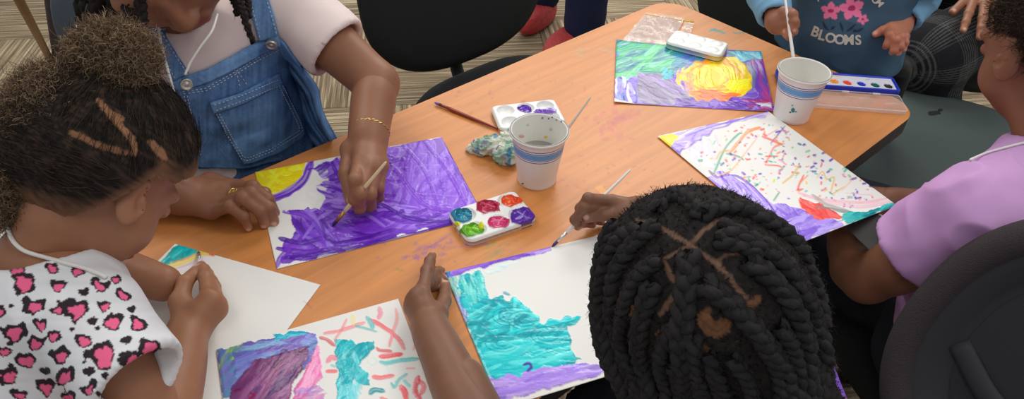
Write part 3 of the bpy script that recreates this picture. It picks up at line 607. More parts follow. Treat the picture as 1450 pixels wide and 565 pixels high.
def p_red(P):
    z = lambda L: Z(L, 300, 400, 3.4235); B1, B2, B3 = (96, 96, 176), (120, 130, 204), (76, 110, 170)
    P.scrub(z([(25, 330), (150, 300), (300, 270), (460, 240), (515, 255), (505, 340), (450, 430), (300, 420), (120, 560), (60, 565)]), [B1, B2, B3, (110, 80, 170), (130, 170, 210)], 90, -22, 60, 9, base=(104, 108, 186), spread=8)
    P.scrub(z([(22, 330), (150, 298), (170, 320), (90, 350), (110, 400), (60, 470), (45, 470)]), [(120, 170, 70), (150, 190, 90), (80, 130, 150), (90, 110, 180)], 34, -60, 30, 7)
    P.scrub(z([(30, 400), (110, 380), (130, 480), (90, 565), (50, 565)]), [(90, 140, 180), (120, 120, 190), (90, 100, 170)], 26, -60, 34, 8)
    P.scrub(z([(300, 255), (420, 235), (470, 238), (450, 262), (310, 280)]), [(20, 180, 200), (0, 160, 190)], 20, -8, 34, 8, base=(20, 176, 196))
    P.scrub(z([(100, 510), (200, 390), (330, 345), (460, 310), (470, 330), (440, 420), (390, 500), (380, 580), (90, 580)]), [(118, 64, 112), (140, 78, 124), (104, 50, 104), (150, 90, 140), (90, 56, 110)], 120, -52, 66, 8, base=(128, 70, 120), spread=8)
    for p in ([(330, 360), (345, 330), (380, 345)], [(400, 330), (430, 345), (470, 312)], [(340, 380), (300, 420)], [(430, 400), (440, 420), (410, 460)]): P.stroke(z(p), 3.4, (70, 20, 56), 0.85, 0.4)
    P.stroke(z([(190, 540), (210, 550), (180, 570)]), 5, (150, 20, 70), 0.9, 0.3); P.stroke(z([(110, 530), (140, 520)]), 5, (110, 20, 60), 0.8, 0.3)
    P.scrub(z([(510, 300), (535, 305), (520, 370), (540, 450), (500, 500), (430, 560), (390, 570), (420, 490), (470, 400)]), [(240, 130, 180), (232, 100, 160), (244, 160, 196), (222, 110, 170)], 60, -62, 40, 7, base=(238, 140, 184), spread=10)
    P.scrub(z([(400, 520), (520, 500), (560, 540), (540, 580), (390, 580)]), [(200, 110, 170), (90, 120, 190), (150, 120, 200), (230, 130, 170)], 22, -20, 30, 7, a=0.6)
    P.scrub(z([(600, 285), (672, 280), (700, 305), (775, 276), (785, 318), (745, 370), (705, 410), (768, 440), (765, 500), (720, 500), (690, 470), (665, 580), (596, 580), (612, 440), (602, 370)]), [(0, 170, 180), (30, 186, 194), (0, 150, 164), (110, 212, 214)], 80, -60, 30, 7, base=(30, 182, 190), spread=20)
    P.scrub(z([(640, 580), (660, 480), (740, 470), (730, 540), (690, 580)]), [(60, 196, 204), (120, 214, 220)], 16, 70, 26, 7, a=0.6)
    R1, R2, R3 = (226, 76, 86), (236, 120, 124), (200, 30, 50)
    for p, w, c, a in (([(545, 248), (620, 235), (740, 195)], 5, R2, .8), ([(655, 178), (630, 230), (595, 282)], 4, R2, .75), ([(765, 180), (830, 215), (900, 270), (932, 325)], 6.5, R1, .85), ([(893, 128), (898, 175), (880, 240), (860, 310)], 5, R2, .8), ([(813, 125), (818, 150), (808, 175)], 7, (226, 100, 130), .8), ([(682, 160), (690, 205)], 6, (222, 208, 130), .8),
                       ([(524, 268), (560, 280), (596, 308)], 5, R3, .9), ([(560, 385), (580, 362), (604, 372)], 7, (230, 90, 120), .8), ([(555, 432), (606, 430)], 5, R1, .9), ([(800, 318), (815, 330), (870, 335)], 5, R3, .8), ([(815, 360), (860, 355), (920, 348)], 7, R1, .95), ([(780, 458), (820, 462), (880, 452)], 6, R1, .85), ([(918, 505), (935, 540), (945, 575)], 9, R1, .95), ([(1000, 460), (985, 520), (1010, 565)], 8, (214, 60, 80), .9), ([(1005, 480), (1028, 505), (1015, 540)], 7, R1, .8), ([(940, 418), (985, 418)], 3, R2, .7), ([(985, 300), (975, 330)], 4, R2, .7), ([(820, 562), (850, 575)], 6, R1, .8),
                       ([(752, 170), (770, 195), (780, 222)], 7, (40, 176, 176), .85), ([(695, 212), (750, 225), (800, 240)], 4, (60, 170, 170), .7), ([(816, 385), (850, 392), (920, 378), (1000, 372)], 6, (50, 180, 180), .85), ([(870, 490), (885, 510), (910, 470), (945, 445)], 5, (40, 176, 176), .8), ([(930, 475), (960, 505)], 5, (60, 190, 190), .7), ([(765, 540), (790, 522), (835, 528)], 7, (0, 140, 150), .95), ([(750, 380), (780, 400), (800, 380), (780, 360)], 2, (150, 214, 216), .6), ([(840, 400), (860, 430), (850, 450)], 2, (150, 214, 216), .6), ([(600, 410), (580, 400)], 4, (40, 180, 190), .7), ([(900, 505), (890, 480)], 4, (110, 200, 200), .6)):
        P.stroke(z(p), w * 1.15, c, a, 0.35)
def p_white(P):
    z = lambda L: Z(L, 180, 330, 2.4035)
    P.stroke(z([(80, 140), (130, 132), (190, 118), (240, 98), (290, 78)]), 9, (226, 214, 226), 0.6, 0.5)
    P.scrub(z([(178, 36), (250, 60), (236, 72), (180, 100), (110, 116), (108, 104)]), [(0, 176, 180), (20, 190, 190), (0, 150, 150)], 34, -36, 26, 7, base=(24, 184, 184), wob=1.5)
    P.stroke(z([(92, 124), (130, 120), (180, 106), (220, 88), (262, 66)]), 7.5, (244, 214, 80), 1, 0.35); P.stroke(z([(150, 104), (200, 90), (240, 70)]), 3.5, (236, 150, 90), 0.8, 0.5); P.stroke(z([(94, 128), (150, 126), (200, 112), (240, 92)]), 3.5, (210, 176, 170), 0.7, 0.5)
    P.stroke(z([(240, 66), (262, 72), (292, 76)]), 6, (246, 190, 60), 0.9, 0.4); P.stroke(z([(280, 70), (296, 78)]), 5, (226, 60, 60), 0.9, 0.2); P.stroke(z([(232, 48), (246, 60)]), 4, (120, 60, 60), 0.8, .3)
    P.stroke(z([(150, 90), (190, 60)]), 3, (60, 210, 206), 0.8, 0.5); P.fill(z([(600, 230), (620, 240), (618, 256)]), (180, 130, 140), 0.35, 2)
wp = lambda c: [J(*c, TZ)[:2]][0]
def from_edge(a, b, other):
    """rectangle with edge a-b in the photo on the table and the far side 'other' metres away to the right of a->b"""
    A, B = wp(a), wp(b); d = unit(B - A); n = np.array([d[1], -d[0]]); return [A, B, B + n * other, A + n * other]
paper([(361, 244), (625, 194), (686, 307), (392, 381)], TZ + 0.0006, 'violet painting with a yellow corner, under the hands of the person in denim overalls', 'paintings on the table', p_purple, 11)
paper([(872.6, 58), (1077, 74.5), (1096, 159), (869.5, 146)], TZ + 0.0006, 'painting of a yellow sun amid teal and purple, at the far end of the table', 'paintings on the table', p_sun, 12, curl=lambda u, v: 0.003 * (1 - np.sin(np.pi * u)) ** 2 * (v > -1))
paper([(931, 193), (1088, 158), (1270, 291), (1119, 350)], TZ + 0.0022, 'painting full of coloured dots with a lilac border, jutting past the table edge', 'paintings on the table', p_dots, 13)
paper(None, TZ + 0.0012, 'painting with a big turquoise patch, held by the child with box braids', 'paintings on the table', p_teal, 14, world=from_edge((630, 387), (848, 334), 0.213))
paper(None, TZ + 0.0022, 'painting with a maroon patch, turquoise shape and red strokes, at the photo\'s bottom edge', 'paintings on the table', p_red, 15, world=from_edge((307, 497), (564, 425), 0.272))
paper(None, TZ + 0.0006, 'nearly blank sheet with a teal corner, under the hand of the heart-print shirt child', 'paintings on the table', p_white, 16, world=from_edge((248, 346), (454, 404), 0.279))
# ---------------------------------------------------------------- things on the table
white_pl = mat('white_plastic', lin((236, 236, 232)), 0.3, spec=0.5)
wet = mat('wet_paint', attr=True, rough=0.16, spec=0.6)
def cup_mat():
    m = mat('paper_cup', lin((236, 234, 228)), 0.45); N = m.node_tree.nodes; L = m.node_tree.links; b = N['Principled BSDF']
    tc = N.new('ShaderNodeTexCoord'); sp = N.new('ShaderNodeSeparateXYZ'); L.new(tc.outputs['Object'], sp.inputs[0])
    mu = N.new('ShaderNodeMath'); mu.operation = 'DIVIDE'; mu.inputs[1].default_value = 0.0891; L.new(sp.outputs[2], mu.inputs[0])
    cr = N.new('ShaderNodeValToRGB'); cr.color_ramp.interpolation = 'CONSTANT'; e = cr.color_ramp.elements; W = (*lin((236, 234, 228)), 1); K = (*lin((56, 84, 164)), 1); B = (*lin((104, 166, 222)), 1)
    e[0].position = 0; e[0].color = W; e[1].position = 0.6; e[1].color = K
    for p, c in ((0.614, W), (0.642, K), (0.656, W), (0.664, B), (0.775, W), (0.785, K), (0.80, W), (0.825, K), (0.84, W)): x = e.new(p); x.color = c
    L.new(mu.outputs[0], cr.inputs[0]); L.new(cr.outputs[0], b.inputs['Base Color']); return m
cupm = cup_mat(); inm = mat('cup_inside', lin((232, 230, 222)), 0.4)
def blob_on(bv, u, v, ru, rv, col, seed, off=0.0004, th=0.0006):
    h, n = ray(bv, u, v); 
    if h is None: return None
    pts = []; rs = np.random.RandomState(seed)
    for k in range(14):
        a = 2 * math.pi * k / 14; r = 0.75 + 0.5 * rs.rand(); q, _ = ray(bv, u + ru * r * math.cos(a), v + rv * r * math.sin(a), off)
        if q is None: return None
        pts.append(q)
    V = np.vstack([pts, [h + n * (off + th)]]); return V, [(k, (k + 1) % 14, 14) for k in range(14)], col
def specks(bv, L, mat_, parent, name='paint_speck', **kw):
    for k, (u, v, ru, rv, c) in enumerate(L):
        r = blob_on(bv, u, v, ru, rv, c, k, **kw)
        if r: V, F_, c = r; mesh_obj(name, V, F_, mat_, parent, col=np.tile(lin(c), (len(V), 1)))
def cup(x, y, label, spots, water):
    R, r, h, t = 0.0419, 0.0283, 0.0891, 0.0011
    root = empty('paper_cup', (x, y, TZ), label, 'cup', 'paint water cups')
    prof = [(r * 0.9, 0.004), (r * 0.985, 0.004), (r, 0.0), (r + 0.0006, 0.0005), (r + 0.001, 0.004)] + [(r + (R - 0.0025 - r) * k / 14, 0.004 + (h - 0.008) * k / 14) for k in range(1, 15)]
    prof += [(R - 0.0012 + 0.0022 * math.cos(a), h - 0.0022 + 0.0022 * math.sin(a)) for a in np.linspace(-1.4, 3.1, 10)]
    V, F_ = lathe(prof[:-4], (x, y, TZ), 72); o = mesh_obj('cup_wall', V, F_[:-2], cupm, root)
    pi_ = [(R - 0.0012 + 0.0022 * math.cos(a), h - 0.0022 + 0.0022 * math.sin(a)) for a in np.linspace(1.7, 3.1, 5)] + [(R - 0.0035 - (R - 0.0035 - r + .001) * k / 14, h - 0.003 - (h - 0.009) * k / 14) for k in range(15)] + [(0.0001, 0.006)]
    Vi, Fi = lathe(pi_, (x, y, TZ), 72); mesh_obj('cup_lining', Vi, Fi[:-2], inm, root)
    if water is not None: Vw, Fw = lathe([(0.0001, water[0]), (r + (R - r) * water[0] / h - 0.0015, water[0])], (x, y, TZ), 48); mesh_obj('paint_water', Vw, Fw[:-2], mat('paint_water', lin(water[1]), 0.05), root)
    bv = BVHTree.FromPolygons([tuple(v) for v in np.vstack([V, Vi])], F_[:-2] + [tuple(i + len(V) for i in f) for f in Fi[:-2]])
    specks(bv, spots, wet, root)
    # side seam of the rolled wall
    return root
cup(0.0362, 0.8575, 'white paper cup with blue stripes and murky water, near the middle of the table', [(773, 194, 2.2, 1.8, (236, 200, 40)), (738, 193, 4, 2.6, (226, 170, 170)), (777, 168, 1.2, 1.2, (90, 80, 130)), (782, 166, 1, 1, (80, 70, 130)), (768, 167, 1.6, 1.4, (150, 150, 150)), (795, 172, 1.2, 1.2, (110, 90, 150)), (788, 170, 0.9, .9, (90, 80, 130)), (780, 183, 2.4, 2, (196, 194, 188)), (740, 260, 1.6, 1.2, (120, 100, 130)), (747, 177, 2.2, 1.6, (206, 204, 196))], (0.046, (150, 148, 140)))
cup(0.4659, 1.0475, 'white paper cup with blue stripes and a teal paint splotch, in front of the toddler', [(1123, 156, 2.4, 3.4, (20, 130, 140)), (1119, 159, 1.6, 1.4, (20, 130, 140)), (1127, 158, 1.4, 1.2, (40, 150, 150)), (1122, 149, 1.6, 1.2, (120, 190, 190))], None)

def axes(c):
    c = [np.asarray(q) for q in c]; O = sum(c) / 4; ex = unit((c[1] - c[0]) + (c[2] - c[3])); ey = (c[3] - c[0]) + (c[2] - c[1]); ey = unit(ey - ex * (ey @ ex)); 
    w = (np.linalg.norm(c[1] - c[0]) + np.linalg.norm(c[2] - c[3])) / 2; h = (abs((c[3] - c[0]) @ ey) + abs((c[2] - c[1]) @ ey)) / 2; return O, ex, ey, w, h
def palette(corners, z0, hgt, label, wells, flip=False, paintfn=None, tilt=0):
    """rounded tray with six dished wells"""
    O, ex, ey, w, h = axes([J(*c, z0 + hgt) for c in corners]); O = O - [0, 0, hgt]
    up = np.array([0, 0, 1.0])
    if tilt: ex = unit(ex + up * tilt); up = np.cross(ex, ey); up = up if up[2] > 0 else -up
    nu, nv, r = 150, 96, 0.012; xs = np.linspace(-w / 2, w / 2, nu)
    xs = np.sign(xs) * (w / 2) * (1 - (1 - np.abs(xs) / (w / 2)) ** 1.25); e = w / 2 - np.abs(xs); k = np.clip(r - e, 0, r); ins = r - np.sqrt(np.maximum(r * r - k * k, 0))
    tt = np.linspace(-1, 1, nv); tt = np.sign(tt) * (1 - (1 - np.abs(tt)) ** 1.15); Y = tt[:, None] * (h / 2 - ins)[None]; X = np.broadcast_to(xs, Y.shape)
    edge = np.minimum(e[None], (h / 2 - ins)[None] * (1 - np.abs(tt))[:, None]); Zt = hgt - 0.004 * np.clip(1 - edge / 0.004, 0, 1) ** 2
    wx = [-w * 0.305, 0, w * 0.305]; wy = [-h * 0.235, h * 0.235]; R = min(w * 0.135, h * 0.205)
    for a in wx:
        for b in wy:
            d = np.hypot(X - a, Y - b) / R; dip = np.clip(1 - d ** 3.2, 0, 1)
            Zt = Zt - (0.0075 * dip if not flip else -0.0016 * dip)
    G = O + X[..., None] * ex + Y[..., None] * ey + Zt[..., None] * up; V = G.reshape(-1, 3)
    P = Paint(V, (238, 238, 234), 0.28, 5); 
    if paintfn: paintfn(P)
    V = V + up * (P.h * 0.0022)[:, None]
    ii = np.arange(nv * nu).reshape(nv, nu); F_ = np.stack([ii[:-1, :-1], ii[:-1, 1:], ii[1:, 1:], ii[1:, :-1]], -1).reshape(-1, 4)
    if np.dot(np.cross(ex, ey), up) < 0: F_ = F_[:, ::-1]
    bd = np.concatenate([ii[0, :-1], ii[:-1, -1], ii[-1, :0:-1], ii[:0:-1, 0]]); nb = len(bd); o = len(V); kk = np.arange(nb); k2 = (kk + 1) % nb
    lip = V[bd] - up * (hgt - 0.0045); side = np.stack([bd, o + kk, o + k2, bd[k2]], 1)
    ob = mesh_obj('paint_palette', np.vstack([V, lip]), np.vstack([F_, side]), mat('palette_plastic', rough=0.3, attr=True, rattr=True), None, col=np.vstack([P.c, np.tile(lin((236, 236, 232)), (nb, 1))]), rgh=np.concatenate([P.r, np.full(nb, 0.3)]))
    put(ob, label, 'palette', 'white plastic paint palettes'); return recenter(ob)
def blobs(L):
    def f(P):
        for cx, cy, rx, ry, c, c2 in L:
            pts = [(cx + rx * 1.08 * math.cos(a) * (0.85 + 0.3 * P.rs.rand()), cy + ry * 1.08 * math.sin(a) * (0.85 + 0.3 * P.rs.rand())) for a in np.linspace(0, 6.28, 14)[:-1]]
            P.fill(pts, c, 1, 1.5, 0.8, 0.12)
            for _ in range(7):
                a = P.rs.rand() * 6.3; P.stroke([(cx + rx * .6 * math.cos(a), cy + ry * .6 * math.sin(a)), (cx, cy), (cx + rx * .7 * math.cos(a + 1.6), cy + ry * .7 * math.sin(a + 1.6))], 3, c2 if P.rs.rand() < .6 else c, 0.7, 0.4, rough=0.12)
    return f
palette([(633, 297), (727, 269), (764, 307), (662, 344)], TZ, 0.011, 'white palette with six wells of wet bright paint, in front of the middle cup', None, paintfn=blobs([(655, 305, 15, 10, (0, 110, 140), (40, 160, 180)), (690, 293, 17, 9, (170, 24, 66), (210, 80, 110)), (723, 285, 14, 8, (226, 70, 24), (244, 130, 60)), (668, 326, 16, 9, (86, 160, 20), (140, 200, 30)), (706, 315, 15, 8, (206, 46, 110), (236, 130, 170)), (740, 307, 17, 12, (92, 40, 160), (176, 156, 224)), (648, 318, 4, 3, (220, 220, 20), (220, 220, 30)), (682, 320, 4, 6, (210, 210, 20), (220, 220, 30))]))
palette([(694, 149), (786, 139), (802, 172), (708, 184)], TZ, 0.011, 'white palette with traces of violet paint, behind the middle cup', None, paintfn=blobs([(743, 154, 10, 6, (84, 30, 160), (100, 50, 180)), (776, 159, 12, 4, (150, 120, 200), (120, 80, 190)), (764, 158, 9, 2.5, (110, 60, 180), (140, 100, 200))]))
palette([(958, 42), (1034, 60), (1021, 80), (940, 58)], TZ + 0.0035, 0.013, 'white plastic palette lying upside down across the sun painting', None, flip=True)

# watercolour box
def watercolours():
    O, ex, ey, w, h = axes([J(*c, TZ + 0.012) for c in ((1099, 97), (1266, 109), (1275, 128.5), (1104, 116))]); O = O - [0, 0, 0.012]
    if np.cross(ex, ey)[2] < 0: eyr = -ey
    else: eyr = ey
    root = empty('watercolor_set', O, 'blue watercolour paint box with open clear lid, at the toddler\'s end of the table', 'paint set')
    blue = mat('blue_plastic', lin((34, 56, 190)), 0.3)
    A = rrect(w / 2, h / 2, 0.005); rings = [O + q[:, :1] * ex + q[:, 1:] * eyr + z * np.array([0, 0, 1]) for q, z in ((A * 0.985, 0), (A, 0.0015), (A, 0.0115), (A * 0.99, 0.012), (rrect(w / 2 - 0.004, h / 2 - 0.004, 0.004), 0.0115), (rrect(w / 2 - 0.0045, h / 2 - 0.0045, 0.003), 0.006))]
    V, F_ = loft(rings); mesh_obj('box', V, F_, blue, root)
    # white insert with oval pans
    nu, nv = 260, 44; X, Y = np.meshgrid(np.linspace(-w / 2 + 0.0048, w / 2 - 0.0048, nu), np.linspace(-h / 2 + 0.0048, h / 2 - 0.0048, nv)); Zt = np.full(X.shape, 0.0098)
    pans = [(1258, 121.6, (40, 36, 40)), (1239.5, 120, (10, 92, 84)), (1220, 118.4, (20, 50, 190)), (1200, 116.5, (236, 70, 50)), (1181, 114.6, (244, 140, 20)), (1161, 113, (246, 210, 40)), (1141, 111.5, (120, 70, 40)), (1121, 110, (110, 40, 140))]
    loc = []
    for u, v, c in pans: q = J(u, v, TZ + 0.009) - O; loc.append((q @ ex, q @ eyr, c))
    colr = np.tile(lin((226, 228, 238)), (nu * nv, 1)).reshape(nv, nu, 3)
    for a, b, c in loc:
        d = np.hypot((X - a) / 0.0085, (Y - b) / 0.0098); dip = np.clip(1.15 - d ** 4, 0, 1); Zt -= 0.0035 * dip; m = d < 0.86
        nz = vn2(X * 900, Y * 900, 3); colr[m] = np.array(lin(c)) * (0.8 + 0.5 * nz[m][:, None]); 
    dirt = vn2(X * 260, Y * 260, 9)
    V = (O + X[..., None] * ex + Y[..., None] * eyr + Zt[..., None] * np.array([0, 0, 1])).reshape(-1, 3); ii = np.arange(nv * nu).reshape(nv, nu); F_ = np.stack([ii[:-1, :-1], ii[:-1, 1:], ii[1:, 1:], ii[1:, :-1]], -1).reshape(-1, 4)
    P = Paint(V, (226, 228, 238), 0.3, 4); P.c = colr.reshape(-1, 3)
    P.stroke([(1185, 108), (1200, 107), (1212, 110)], 3, (240, 190, 170), 0.6, 0.4); P.stroke([(1207, 122), (1210, 124)], 2, (230, 90, 80), 0.8, .2); P.stroke([(1176, 107), (1190, 109)], 4, (244, 190, 120), .6, .4); P.stroke([(1226, 113), (1232, 112)], 2, (90, 130, 210), 0.6, .3)
    mesh_obj('pan_insert', V, F_, mat('pan_insert', rough=0.25, attr=True), root, col=P.c)
    # lid, opened flat toward the viewer: clear shell with a raised rim
    clear = mat('clear_plastic', (0.95, 0.95, 0.95), 0.06, alpha=0.16, spec=0.8)
    O2, e1, e2, w2, h2 = axes([J(*c, TZ + 0.008) for c in ((1112, 123), (1274, 135), (1285, 158), (1115, 145))]); O2 = np.array([*O2[:2], TZ]); e2 = -e2 if np.cross(e1, e2)[2] < 0 else e2
    mk = lambda a, b, z, r: O2 + rrect(a, b, r)[:, :1] * e1 + rrect(a, b, r)[:, 1:] * e2 + [0, 0, z]
    V, F_ = loft([mk(w2 / 2 - .0015, h2 / 2 - .0015, 0.0012, .005), mk(w2 / 2 - .0012, h2 / 2 - .0012, 0.008, .006), mk(w2 / 2, h2 / 2, 0.008, .006), mk(w2 / 2 - 0.0004, h2 / 2 - .0004, 0.0006, .005)]); mesh_obj('lid', V, F_, clear, root)
    rim = mat('clear_rim', (0.97, 0.97, 0.97), 0.08, alpha=0.45, spec=0.8); q = mk(w2 / 2, h2 / 2, 0.0082, .006); V, F_ = tube(np.vstack([q, q[:1]]), 0.0006, 6); mesh_obj('lid_rim', V, F_, rim, root)
    for k in (-1, 1):
        c = J(1219 + 22 * k, 131.5 + 1.6 * k, TZ + 0.008); V, F_ = tube([c - e1 * 0.006, c + e1 * 0.006], 0.0022, 8); mesh_obj('hinge', V, F_, rim, root)
watercolours()

# zip bag
def zip_bag():
    A = [J(*p, TZ + .002) for p in ((914, 20), (969, 27))]; B = [J(*p, TZ + .002) for p in ((880, 60), (950, 66))]; nu, nv = 60, 44
    u, v = np.meshgrid(np.linspace(0, 1, nu), np.linspace(0, 1, nv)); u_, v_ = u[..., None], v[..., None]; G = (A[0] * (1 - u_) + A[1] * u_) * (1 - v_) + (B[0] * (1 - u_) + B[1] * u_) * v_
    Q = G * 38; wr = np.abs(vn2(Q[..., 0] + Q[..., 1] * .4, Q[..., 1], 3) - .5) * 2; G = G.copy(); m = 4 * np.minimum(np.minimum(u, 1 - u), np.minimum(v, 1 - v)); G[..., 2] += 0.0015 + (0.010 * wr + 0.006 * vn2(Q[..., 0] * 2.2, Q[..., 1] * 2.2, 8)) * np.clip(m + .25, 0, 1) + 0.002 * vn2(Q[..., 0] * 5, Q[..., 1] * 5, 5)
    root = empty('zip_bag', G.mean((0, 1)) * [1, 1, 0] + [0, 0, TZ], 'clear plastic zip bag with a yellow seal, crumpled beside the sun painting', 'bag')
    cl = mat('bag_plastic', (0.92, 0.92, 0.9), 0.12, alpha=0.32, spec=1.0); ii = np.arange(nu * nv).reshape(nv, nu); F_ = np.stack([ii[:-1, :-1], ii[:-1, 1:], ii[1:, 1:], ii[1:, :-1]], -1).reshape(-1, 4)
    V = G.reshape(-1, 3); mesh_obj('bag_film', V, F_, cl, root)
    V2 = V.copy(); V2[:, 2] = TZ + 0.0012 + (V2[:, 2] - TZ) * .15; mesh_obj('bag_film', V2, F_, cl, root)
    y = mat('yellow_seal', lin((236, 196, 60)), 0.4, alpha=0.85); P = [J(914, 20, TZ + .008), J(930, 23, TZ + .012), J(950, 26, TZ + .011), J(966, 30, TZ + .009)]; Vs, Fs = tube(catmull(P, 5), 0.0009, 6); mesh_obj('zip_seal', Vs, Fs, y, root)
    c = [J(*p, TZ + 0.006) for p in ((967, 30), (983, 32.5), (983, 35), (967, 33))]; Vs, Fs = slab(np.array([(0, 0), (.022, 0), (.022, .005), (0, .005)]), 0, .0012, 0, c[0], unit(c[1] - c[0]), np.cross([0, 0, 1], unit(c[1] - c[0]))); mesh_obj('zip_tab', Vs, Fs, y, root)
    A = [J(*p, TZ + .002) for p in ((969, 33), (982, 36))]; B = [J(*p, TZ + .002) for p in ((958, 60), (974, 62))]; G2 = (A[0] * (1 - u_) + A[1] * u_) * (1 - v_) + (B[0] * (1 - u_) + B[1] * u_) * v_; G2[..., 2] += .003 + .003 * vn2(G2[..., 0] * 90, G2[..., 1] * 90, 4); mesh_obj('bag_film', G2.reshape(-1, 3), F_, cl, root)
zip_bag()

# crumpled tissue
def tissue():
    v = Vol(J(650, 250, TZ)[:3] * [1, 1, 0] + [-0.02, -0.02, TZ - 0.005], J(745, 175, TZ) + [0.02, 0.02, 0.05], 0.0012)
    c1, c2, c3 = J(700, 205, TZ + .012), J(716, 218, TZ + .012), J(676, 208, TZ + .006)
    a = unit(J(735, 198, TZ) - J(672, 205, TZ)); M = np.stack([a, np.cross([0, 0, 1], a), [0, 0, 1]], 1)
    v.ell(c1, (0.034, 0.015, 0.013), M, 0.004); v.ell(J(722, 200, TZ + .014), (0.018, .014, .015), M, .004); v.ell(c2, (0.018, 0.019, 0.013), M, 0.004); v.ell(c3, (0.016, 0.009, 0.006), M, 0.004)
    V, F_ = v.mesh(); N = vnormals(V, F_)
    rd = lambda s_, k: 1 - np.abs(vn3(V, s_, k) - .5) * 4
    st = V @ np.array([a[0] * .35, a[1] * .35, 1.0]); V = V + N * (0.0026 * rd(90, 1) + 0.0026 * rd(150, 2) + 0.0012 * rd(300, 3))[:, None]; V[:, 2] = np.maximum(V[:, 2], TZ + 0.0006)
    n1, n2, n3 = vn3(V, 75, 4), vn3(V, 110, 6), vn3(V, 60, 9); C = np.tile(lin((216, 220, 202)), (len(V), 1))
    for n_, th, c in ((n1, .52, (130, 176, 150)), (n3, .6, (90, 130, 110)), (n2, .62, (150, 150, 170)), (vn3(V, 95, 12), .70, (0, 120, 170)), (vn3(V, 80, 15), .72, (90, 90, 140))):
        k = np.clip((n_ - th - .04) * 9, 0, .75)[:, None]; C = C * (1 - k) + np.array(lin(c)) * k
    o = mesh_obj('paper_towel', V, F_, mat('paint_tissue', rough=0.8, attr=True), None, col=C, smooth=False); put(o, 'crumpled paper towel smeared with green and teal paint, left of the middle cup', 'paper towel'); recenter(o)
tissue()

# brushes
def brush(tip, end, label, hc, r=0.0022, tipc=(60, 30, 110), ferr=(200, 170, 90), hl=0.6, bl=0.012, fl_=0.016, taper=0.7, alpha=1, group='paintbrushes'):
    tip, end = np.asarray(tip), np.asarray(end); d = unit(end - tip); L = np.linalg.norm(end - tip)
    root = empty('paintbrush', tip, label, 'paintbrush', group)
    hm = mat('brush_handle', lin(hc), 0.25, alpha=alpha); fm = mat('brush_ferrule', lin(ferr), 0.3, metal=0.7); bm_ = mat('brush_bristle', lin(tipc), 0.5)
    V, F_ = tube([tip, tip + d * bl * .4, tip + d * bl], [0.0004, r * 0.9, r * 0.95], 10); mesh_obj('bristles', V, F_, bm_, root)
    V, F_ = tube([tip + d * bl * .9, tip + d * (bl + fl_)], [r, r * 1.05], 12); mesh_obj('ferrule', V, F_, fm, root)
    V, F_ = tube([tip + d * (bl + fl_ - .001), tip + d * (bl + fl_ + .01), tip + d * L * .6, tip + d * (L - .003), tip + d * L], [r, r * 1.25, r * 1.05, r * taper, r * taper * .5], 12); mesh_obj('handle', V, F_, hm, root)
    return root
b0 = brush(J(615, 145, TZ + .004), J(706, 183, TZ + .003), 'reddish-brown paintbrush with a violet tip lying flat beside the empty palette', (146, 62, 44), 0.0026, (110, 90, 180), (150, 80, 70))
brush(J(781, 214, TZ + .03), J(837, 137, TZ + .105), 'thin clear-handled paintbrush leaning out of the middle cup', (222, 214, 204), 0.0018, (120, 100, 120), (210, 205, 200), alpha=.75)
brush(J(470, 321, TZ + .0015), J(547, 229, TZ + .100), 'paintbrush held in the hand of the person in denim overalls', (226, 206, 160), 0.0026, (56, 20, 90), (206, 160, 60), bl=.014)
brush(J(281, 356, TZ + .001), J(286, 417, TZ + .052), 'short white paintbrush held by the child in a heart-print shirt', (238, 230, 226), 0.0022, (90, 80, 80), (180, 180, 180))
brush(J(781, 350, TZ + .0015), J(893, 240, TZ + .075), 'white-handled paintbrush held by the child with box braids', (238, 232, 226), 0.0023, (70, 50, 110), (226, 222, 216))
brush(J(1133, 150, TZ + .012), J(1110, -14, TZ + .155), 'white paintbrush that the toddler dips in a cup', (240, 238, 232), 0.0026, (150, 130, 120), (230, 228, 222))
